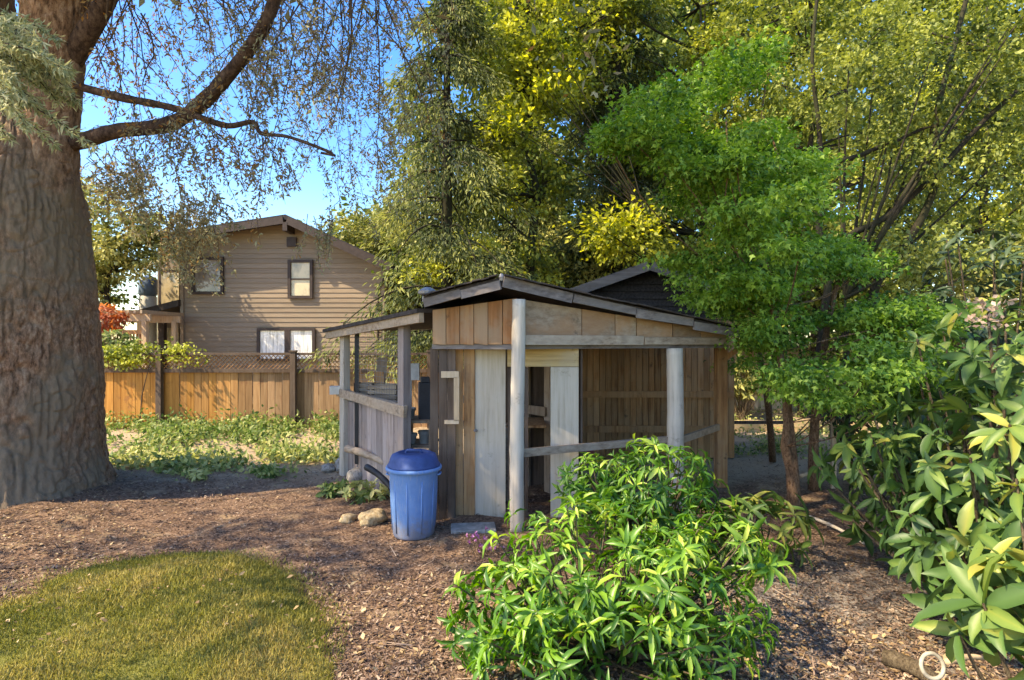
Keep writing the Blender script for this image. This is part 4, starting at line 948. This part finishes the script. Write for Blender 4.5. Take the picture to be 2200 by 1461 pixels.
def trees():
    conifer('fir_tree', 'dark drooping evergreen at the edge of the open sky left of the yellow maple', base(960, 12.2), 11, .17, 3.0, 31, 1.5, .5, 30, .13, .32)
    conifer('fir_tree', 'tall dark evergreen with straight bare trunk behind the sunlit gold leaf clusters', base(1325, 14.5), 14, .22, 2.9, 32, 2.2, .42, 40, .15, .3)
    conifer('fir_tree', 'dark evergreen half hidden behind the tall yellow green maple', base(1110, 16.5), 13, .2, 2.6, 48, 2, .45, 40, .16, .3)
    d = 13; tree('maple_tree', 'tall yellow green maple rising above the shelter roof peak', 'tree', base(1150, d), topz(1130, -200, d), .16,
        [bl(1120, 380, d, 130, 90, .7), bl(1150, 140, d, 150, 130, .9), bl(1180, -40, d, 200, 100, .8), bl(1040, 580, d, 190, 60, .9), bl(1070, 230, d, 90, 90, .3)], 'leaf_yellow', .115, per=80, nclump=300, crad=0.33, seed=33, tw=.72)
    d = 12; tree('maple_tree', 'small maple with leaf clusters coloured sunlit gold above the shed roof', 'tree', base(1385, d), topz(1385, 350, d), .08,
        [bl(1335, 505, d, 70, 42, 1.0), bl(1180, 150, d, 60, 70, .4), bl(1190, 20, d, 120, 45, .5), bl(1100, 260, d, 45, 35, .3)], 'leaf_sunlit', .12, per=60, nclump=60, crad=.55, seed=34, shell=.1, thin=.6)
    d = 20; tree('maple_tree', 'pale lime maple filling the gap right of the taupe house', 'tree', base(900, d), topz(900, 400, d), .15,
        [bl(890, 560, d, 110, 110), bl(800, 500, d, 70, 60, .4), bl(900, 660, d, 110, 80, 1), bl(960, 480, d, 90, 100, .6), bl(1060, 600, d, 120, 70, .7)], 'leaf_lime', .15, per=84, nclump=250, crad=.46, seed=35, tw=.72)
    d = 14; tree('maple_tree', 'yellow green maple behind the top of the bright green maple', 'tree', base(1520, d), topz(1500, -200, d), .15,
        [bl(1450, 60, d, 170, 140), bl(1480, 330, d, 170, 160), bl(1420, 500, d, 120, 90, .6), bl(1640, 60, d, 150, 130, .8), bl(1640, 300, d, 120, 120, .6)], 'leaf_yellow', 0.115, per=78, nclump=290, crad=0.36, seed=36, tw=.72)
    d = 12; tree('vine_maple', 'olive green maple with many thin dark stems right of centre', 'tree', base(1760, d), topz(1740, -200, d), .12,
        [bl(1740, 100, d, 190, 170), bl(1800, 360, d, 200, 150), bl(1700, 540, d, 170, 100, .7), bl(1880, 560, d, 140, 110, .6)], 'leaf_olive', 0.1, per=76, nclump=290, crad=0.34, seed=37, tw=.8, lstep=6)
    d = 8.6; L = [([P(1830, 900, d), P(1880, 620, d), P(1935, 540, d), P(1985, 460, d), P(2012, 380, d), P(2012, 250, d), P(2045, 120, d), P(2085, -40, d)], np.linspace(.075, .03, 8)),
                  ([P(1800, 900, d), P(1790, 560, d), P(1900, 470, d), P(2000, 385, d), P(2110, 265, d), P(2200, 180, d), P(2300, 60, d)], np.linspace(.06, .025, 7)),
                  ([P(1790, 560, d), P(1765, 380, d), P(1850, 335, d), P(1925, 305, d), P(2000, 290, d)], np.linspace(.05, .02, 5)),
                  ([P(1775, 470, d), P(1760, 280, d), P(1745, 120, d), P(1770, -60, d)], np.linspace(.04, .02, 4))]
    L = [(spline(p, 4)[:4*(len(p)-1)+1], np.interp(np.linspace(0, 1, 4*(len(p)-1)+1), np.linspace(0, 1, len(r)), r)) for p, r in L]
    tree('vine_maple', 'olive leaved maple with bold dark limbs crossing at upper right', 'tree', base(1815, d), topz(1815, 560, d), .09,
        [bl(2000, 100, d, 220, 150), bl(2080, 330, d, 200, 140), bl(1850, 180, d, 160, 130, .6), bl(2200, 180, d, 150, 200, .8), bl(1960, 560, d, 190, 60, .5)], 'leaf_olive', 0.075, per=60, nclump=300, crad=0.25, limbs=L, seed=38, tw=.78, lstep=14)
    d = 16; tree('maple_tree', 'shaded yellow green maple at the far right edge', 'tree', base(2120, d), topz(2120, -200, d), .17,
        [bl(2100, 120, d, 260, 200), bl(2000, 420, d, 270, 170), bl(2250, 400, d, 170, 270), bl(1850, 300, d, 150, 250, .6)], 'leaf_yellow', 0.13, per=80, nclump=300, crad=0.44, seed=39, tw=.66, lstep=5)
    d = 16.5; tree('maple_tree', 'pale yellow green tree between the big trunk and the taupe house', 'tree', base(235, d), topz(235, 340, d), .12,
        [bl(225, 500, d, 90, 110), bl(300, 520, d, 75, 70, .7), bl(180, 620, d, 70, 90, .7)], 'leaf_lime', .13, per=60, nclump=160, crad=.40, seed=40, tw=.8)
    d = 17.5; tree('maple_tree', 'leafy green tree hidden mostly behind the big trunk', 'tree', base(60, d), topz(60, 300, d), .14,
        [bl(60, 480, d, 150, 140), bl(140, 640, d, 120, 80, .7)], 'leaf_olive', .15, per=50, nclump=110, crad=.5, seed=41, tw=.7)
    # lower trees filling the view under the tall crowns
    for px, py, d, rx, rz, m, sd_, tw, lab in ((1180, 610, 15.5, 170, 110, 'leaf_lime', 43, .7, 'bushy lime tree seen just above the shelter roof'), (1500, 640, 15, 150, 120, 'leaf_olive', 44, .55, 'low dark olive tree behind the shed gable'),
            (1720, 660, 12.5, 170, 150, 'leaf_olive', 45, .5, 'low olive tree behind the bare maple stems'), (1980, 620, 13, 200, 130, 'leaf_lime', 46, .6, 'low pale tree behind the crossing dark limbs'), (2260, 640, 12, 170, 190, 'leaf_olive', 47, .5, 'low olive tree beyond the right edge shrubs')):
        tree('understorey_tree', lab, 'tree', base(px, d), topz(px, py, d), .07, [bl(px, py, d, rx, rz)], m, .13, per=58, nclump=130, crad=.42, seed=sd_, tw=tw, shell=.3, lstep=5)
    # far wood closing the view behind everything
    rs = np.random.default_rng(55); k = 1300; dd = rs.uniform(26, 36, k); px = rs.uniform(690, 2500, k); py = 800-rs.uniform(0, 1, k)**.9*(np.interp(px, [690, 860, 960, 2500], [270, 330, 850, 950]))
    c = np.stack([P(a, b_, e) for a, b_, e in zip(px, py, dd)]); c[:, 2] = np.clip(c[:, 2], .5, None)
    pos, idx = clump_leaves(c, np.full(k, 1.5), 70, .75, rs); n = len(pos)
    tag(leaf_mesh('far_wood', pos, rs.normal(0, 1, (n, 3)), rs.normal(0, .6, (n, 3))+(0, 0, 1), rs.uniform(.3, .6, n), .25, rs.normal(.6, .2, n)+rs.normal(0, .15, k)[idx], M['leaf_olive'], shape='diamond'), kind='stuff')
    # bright green lace-leaf maple beside the shelter: thin layered plates of leaves
    d = 5.7; bs = np.array(base(1705, d)); jl = []
    jl.append((bez(np.array(base(1712, d)), P(1695, 830, d), P(1640, 560, d), 10), np.linspace(.05, .025, 10)))
    jl.append((bez(np.array(base(1660, 8.0)), P(1650, 800, 7.2), P(1600, 640, 6.2), 10), np.linspace(.05, .02, 10)))
    jl.append((bez(np.array(base(1748, 6.4)), P(1740, 850, 6.3), P(1800, 600, 6), 10), np.linspace(.06, .025, 10)))
    jl.append((bez(P(1660, 640, d), P(1560, 480, d), P(1560, 260, d), 9), np.linspace(.03, .008, 9)))
    jl.append((bez(P(1650, 600, d), P(1720, 420, d), P(1640, 250, d), 9), np.linspace(.025, .008, 9)))
    env = np.array([(1560, 90), (1640, 150), (1690, 250), (1770, 370), (1740, 480), (1850, 560), (1990, 640), (2120, 780), (2090, 850), (1900, 870), (1680, 860), (1610, 780), (1640, 770), (1615, 705), (1530, 645), (1445, 605), (1520, 520), (1470, 430), (1330, 350), (1295, 280), (1400, 205), (1480, 180)], float)
    rs = np.random.default_rng(77); pl = []
    while len(pl) < 175:
        x, y = rs.uniform(1290, 2120), rs.uniform(90, 870)
        if inside(env, np.array([x]), np.array([y]))[0] and vnoise(np.array([x/85.]), np.array([y/55.]), 97, 4)[0] > .30:
            k = rs.uniform(.6, 1.3); pl.append(bl(x, y, d+rs.normal(0, .55)-.4*(y > 700), 68*k, 17*k, k, 80*k))
    pl += [bl(1480, 600, d, 60, 18, .8), bl(1520, 640, d+.1, 60, 16, .8), bl(1440, 560, d, 45, 14, .5)]
    tree('japanese_maple', 'bright green lacy maple with slim bare stems right of the shelter', 'tree', bs, topz(1640, 300, d), .06, pl,
        'leaf_maple', .052, per=62, nclump=1350, crad=.17, barkm='red_stem', limbs=jl, shape='palm', ratio=.85, flat=.45, seed=42, shell=.05, trunk_top=.55, droop=.12, thin=.3, lstep=30, tw=.80)
trees()

# ------------------------------------------------------------------ shrubs
def shrubs():
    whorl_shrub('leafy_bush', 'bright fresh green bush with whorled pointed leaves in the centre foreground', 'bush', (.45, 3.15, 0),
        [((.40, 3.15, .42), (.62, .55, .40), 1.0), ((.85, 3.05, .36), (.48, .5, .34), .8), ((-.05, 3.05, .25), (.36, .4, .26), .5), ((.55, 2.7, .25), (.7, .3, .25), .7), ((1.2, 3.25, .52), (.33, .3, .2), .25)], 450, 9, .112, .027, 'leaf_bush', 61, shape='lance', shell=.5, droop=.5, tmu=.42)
    whorl_shrub('leafy_bush', 'taller green bush standing against the front post of the shelter', 'bush', (1.05, 4.35, 0),
        [((1.10, 4.35, .62), (.44, .36, .34), 1.0), ((.62, 4.4, .55), (.25, .25, .25), .4), ((1.25, 4.3, .3), (.45, .35, .3), .6)], 270, 9, .112, .028, 'leaf_bush', 62, shape='lance', droop=.45, tmu=.36)
    whorl_shrub('young_rhododendron', 'small broad leaved plant at the edge of the gravel path', 'plant', (1.92, 4.3, 0),
        [((1.85, 4.25, .32), (.40, .3, .20), 1.0)], 34, 8, .14, .042, 'leaf_rhodo', 63, droop=.6, tmu=.55, tsd=.12)
    whorl_shrub('rhododendron', 'large dark glossy rhododendron filling the right edge', 'bush', (2.95, 3.35, 0),
        [((2.95, 3.35, 1.0), (.75, .8, .55), 1.0), ((3.35, 3.45, 1.65), (.75, .7, .42), .8), ((2.6, 3.15, .62), (.52, .5, .40), .7), ((2.75, 4.2, .75), (.45, .5, .4), .45), ((3.3, 4.3, 1.2), (.6, .6, .7), .5)], 350, 9, .165, .052, 'leaf_rhodo', 64, shell=.4, droop=.5, tmu=.36, tsd=.16, stemr=.012, zmin=.25)
    whorl_shrub('rhododendron', 'near rhododendron branch with long yellowing leaves at the lower right', 'bush', (2.15, 2.25, 0),
        [((2.16, 2.40, .60), (.30, .25, .22), 1.0), ((2.2, 2.35, .9), (.35, .35, .25), .6)], 30, 8, .21, .062, 'leaf_rhodo', 65, droop=.5, tmu=.5, tsd=.2, stemr=.009, zmin=.3)
    whorl_shrub('evergreen_shrub', 'dark blue green evergreen shrub behind the rhododendron', 'bush', (5.4, 6.3, 0),
        [((5.2, 6.3, 1.5), (.9, .8, 1.3), 1.0), ((4.3, 6.6, .9), (.7, .7, .7), .6)], 300, 9, .15, .05, 'leaf_dark', 66, droop=.4, tmu=.5, stemr=.012)
    whorl_shrub('garden_shrub', 'yellow green shrub in front of the honey fence past the shelter end', 'bush', base(1592, 12.2),
        [(tuple(P(1592, 815, 12.2)), (.45, .4, .40), 1.0)], 150, 8, .13, .05, 'leaf_lime', 67, droop=.3, tmu=.75)
    whorl_shrub('red_shrub', 'red leaved shrub behind the fence near the pergola', 'bush', base(225, 15),
        [(tuple(P(225, 690, 15)), (.5, .5, .42), 1.0)], 130, 8, .14, .05, 'leaf_red', 68, droop=.3, tmu=.5)
    whorl_shrub('garden_shrub', 'green shrub under the honey coloured pergola', 'bush', base(240, 14.6),
        [(tuple(P(245, 740, 14.6)), (.6, .4, .32), 1.0)], 120, 8, .12, .05, 'leaf_ground', 69, droop=.3, tmu=.25)
    # climber on the fence top
    rs = np.random.default_rng(70); k = 26; c = np.stack([P(a, b_, 10.95) for a, b_ in zip(rs.uniform(222, 430, k), rs.uniform(748, 785, k))]); rt = thing('fence_climber', base(330, 10.9), 'yellow green climber spilling over the top of the board fence', 'climber')
    b = MB(); b.tube([base(300, 10.88), P(305, 850, 10.88), P(320, 790, 10.88), P(330, 762, 10.9)], [.012, .01, .008, .006], 5); b.build('stem', M['twig'], rt)
    pos, idx = clump_leaves(c, np.full(k, .24), 60, .5, rs); n = len(pos); leaf_mesh('foliage', pos, rs.normal(0, 1, (n, 3)), rs.normal(0, .6, (n, 3))+(0, -.6, .7), rs.uniform(.05, .1, n), .05, rs.normal(.75, .2, n), M['leaf_yellow'], rt)
    # ground cover in front of the fence
    n = 520; px = rs.uniform(225, 745, n); py = 912+rs.uniform(0, 1, n)**1.5*115; keep = (vnoise(px/60, py/18, 97, 8)+(py < 965)*.3) > .55; px, py = px[keep], py[keep]
    c = np.stack([G(a, b_) for a, b_ in zip(px, py)]); hh = np.where(py < 965, .26, .16)*rs.uniform(.6, 1.2, len(c)); k = 46
    idx = np.repeat(np.arange(len(c)), k); pos = c[idx]+np.stack((rs.normal(0, .13, len(idx)), rs.normal(0, .13, len(idx)), np.abs(rs.normal(0, .5, len(idx)))*hh[idx]), -1); m = len(pos)
    tag(leaf_mesh('ground_cover', pos, rs.normal(0, 1, (m, 3))+(0, 0, .3), rs.normal(0, .5, (m, 3))+(0, 0, 1), rs.uniform(.05, .12, m), .045, rs.normal(.5, .18, m)+rs.normal(0, .18, len(c))[idx]+np.interp(pos[:, 1], [7.5, 9.5], [.18, -.1]), M['leaf_ground']), kind='stuff')
    n = 150; px = rs.uniform(1535, 2050, n); py = rs.uniform(884, 985, n); c = np.stack([G(a, b_) for a, b_ in zip(px, py)]); idx = np.repeat(np.arange(n), 34); m = len(idx)
    pos = c[idx]+np.stack((rs.normal(0, .12, m), rs.normal(0, .12, m), np.abs(rs.normal(0, .08, m))), -1)
    tag(leaf_mesh('weeds', pos, rs.normal(0, 1, (m, 3))+(0, 0, .4), rs.normal(0, .5, (m, 3))+(0, 0, 1), rs.uniform(.04, .09, m), .035, rs.normal(.6, .2, m)+rs.normal(0, .15, n)[idx], M['leaf_ground']), kind='stuff')
    # small plants round the bin and stones
    for i, (qx, qy, s, lab, tm) in enumerate(((720, 1065, .13, 'blue green low plant left of the black pipe', .1), (765, 1075, .15, 'light green low plant between the stones and tan stone', .55), (812, 1072, .13, 'yellowish low plant touching the left of the blue bin', .95), (1335, 960, .15, 'pale green weed seen behind the shelter rail', .95), (575, 1030, .12, 'small bright green seedling on bare sunlit soil', .3), (425, 1040, .10, 'tiny yellow green seedling below the ground cover', .8))):
        p = G(qx, qy); whorl_shrub('small_plant', lab, 'plant', p, [(tuple(p+(0, 0, s*.6)), (s*1.1, s, s*.6), 1)], 16, 7, s*.75, s*.28, 'leaf_ground', 80+i, droop=.3, tmu=tm, stemr=.003, zmin=.02)
    for i, (qx, qy, lab) in enumerate(((1035, 1195, 'clump of purple flowers at the left of the green bush'),)):
        p = G(qx, qy); rt = thing('flower_clump', p, lab, 'flowers'); k = 26; q = p+np.stack((rs.normal(0, .08, k), rs.normal(0, .06, k), rs.uniform(.05, .17, k)), -1); b = MB()
        for e in q: b.tube([p+(e[0]-p[0], e[1]-p[1], 0)*np.array((.5, .5, 0)), e], .002, 4)
        b.build('stems', M['stem'], rt); idx = np.repeat(np.arange(k), 6); m = len(idx); leaf_mesh('petals', q[idx], rs.normal(0, 1, (m, 3))+(0, 0, .4), rs.normal(0, 1, (m, 3)), rs.uniform(.012, .03, m), .016, rs.random(m), M['petal'], rt)
    # faded blooms on the rhododendron
    rt = bpy.data.objects['rhododendron']; k = 5; c = np.stack([P(a, b_, 3.0) for a, b_ in ((2110, 655), (2135, 690), (2090, 690), (2150, 650), (2125, 670))]); pos, idx = clump_leaves(c, np.full(k, .05), 20, .8, rs); n = len(pos)
    leaf_mesh('faded_blooms', pos, rs.normal(0, 1, (n, 3)), rs.normal(0, 1, (n, 3)), rs.uniform(.02, .04, n), .022, rs.random(n), M['petal_pink'], rt)
shrubs()
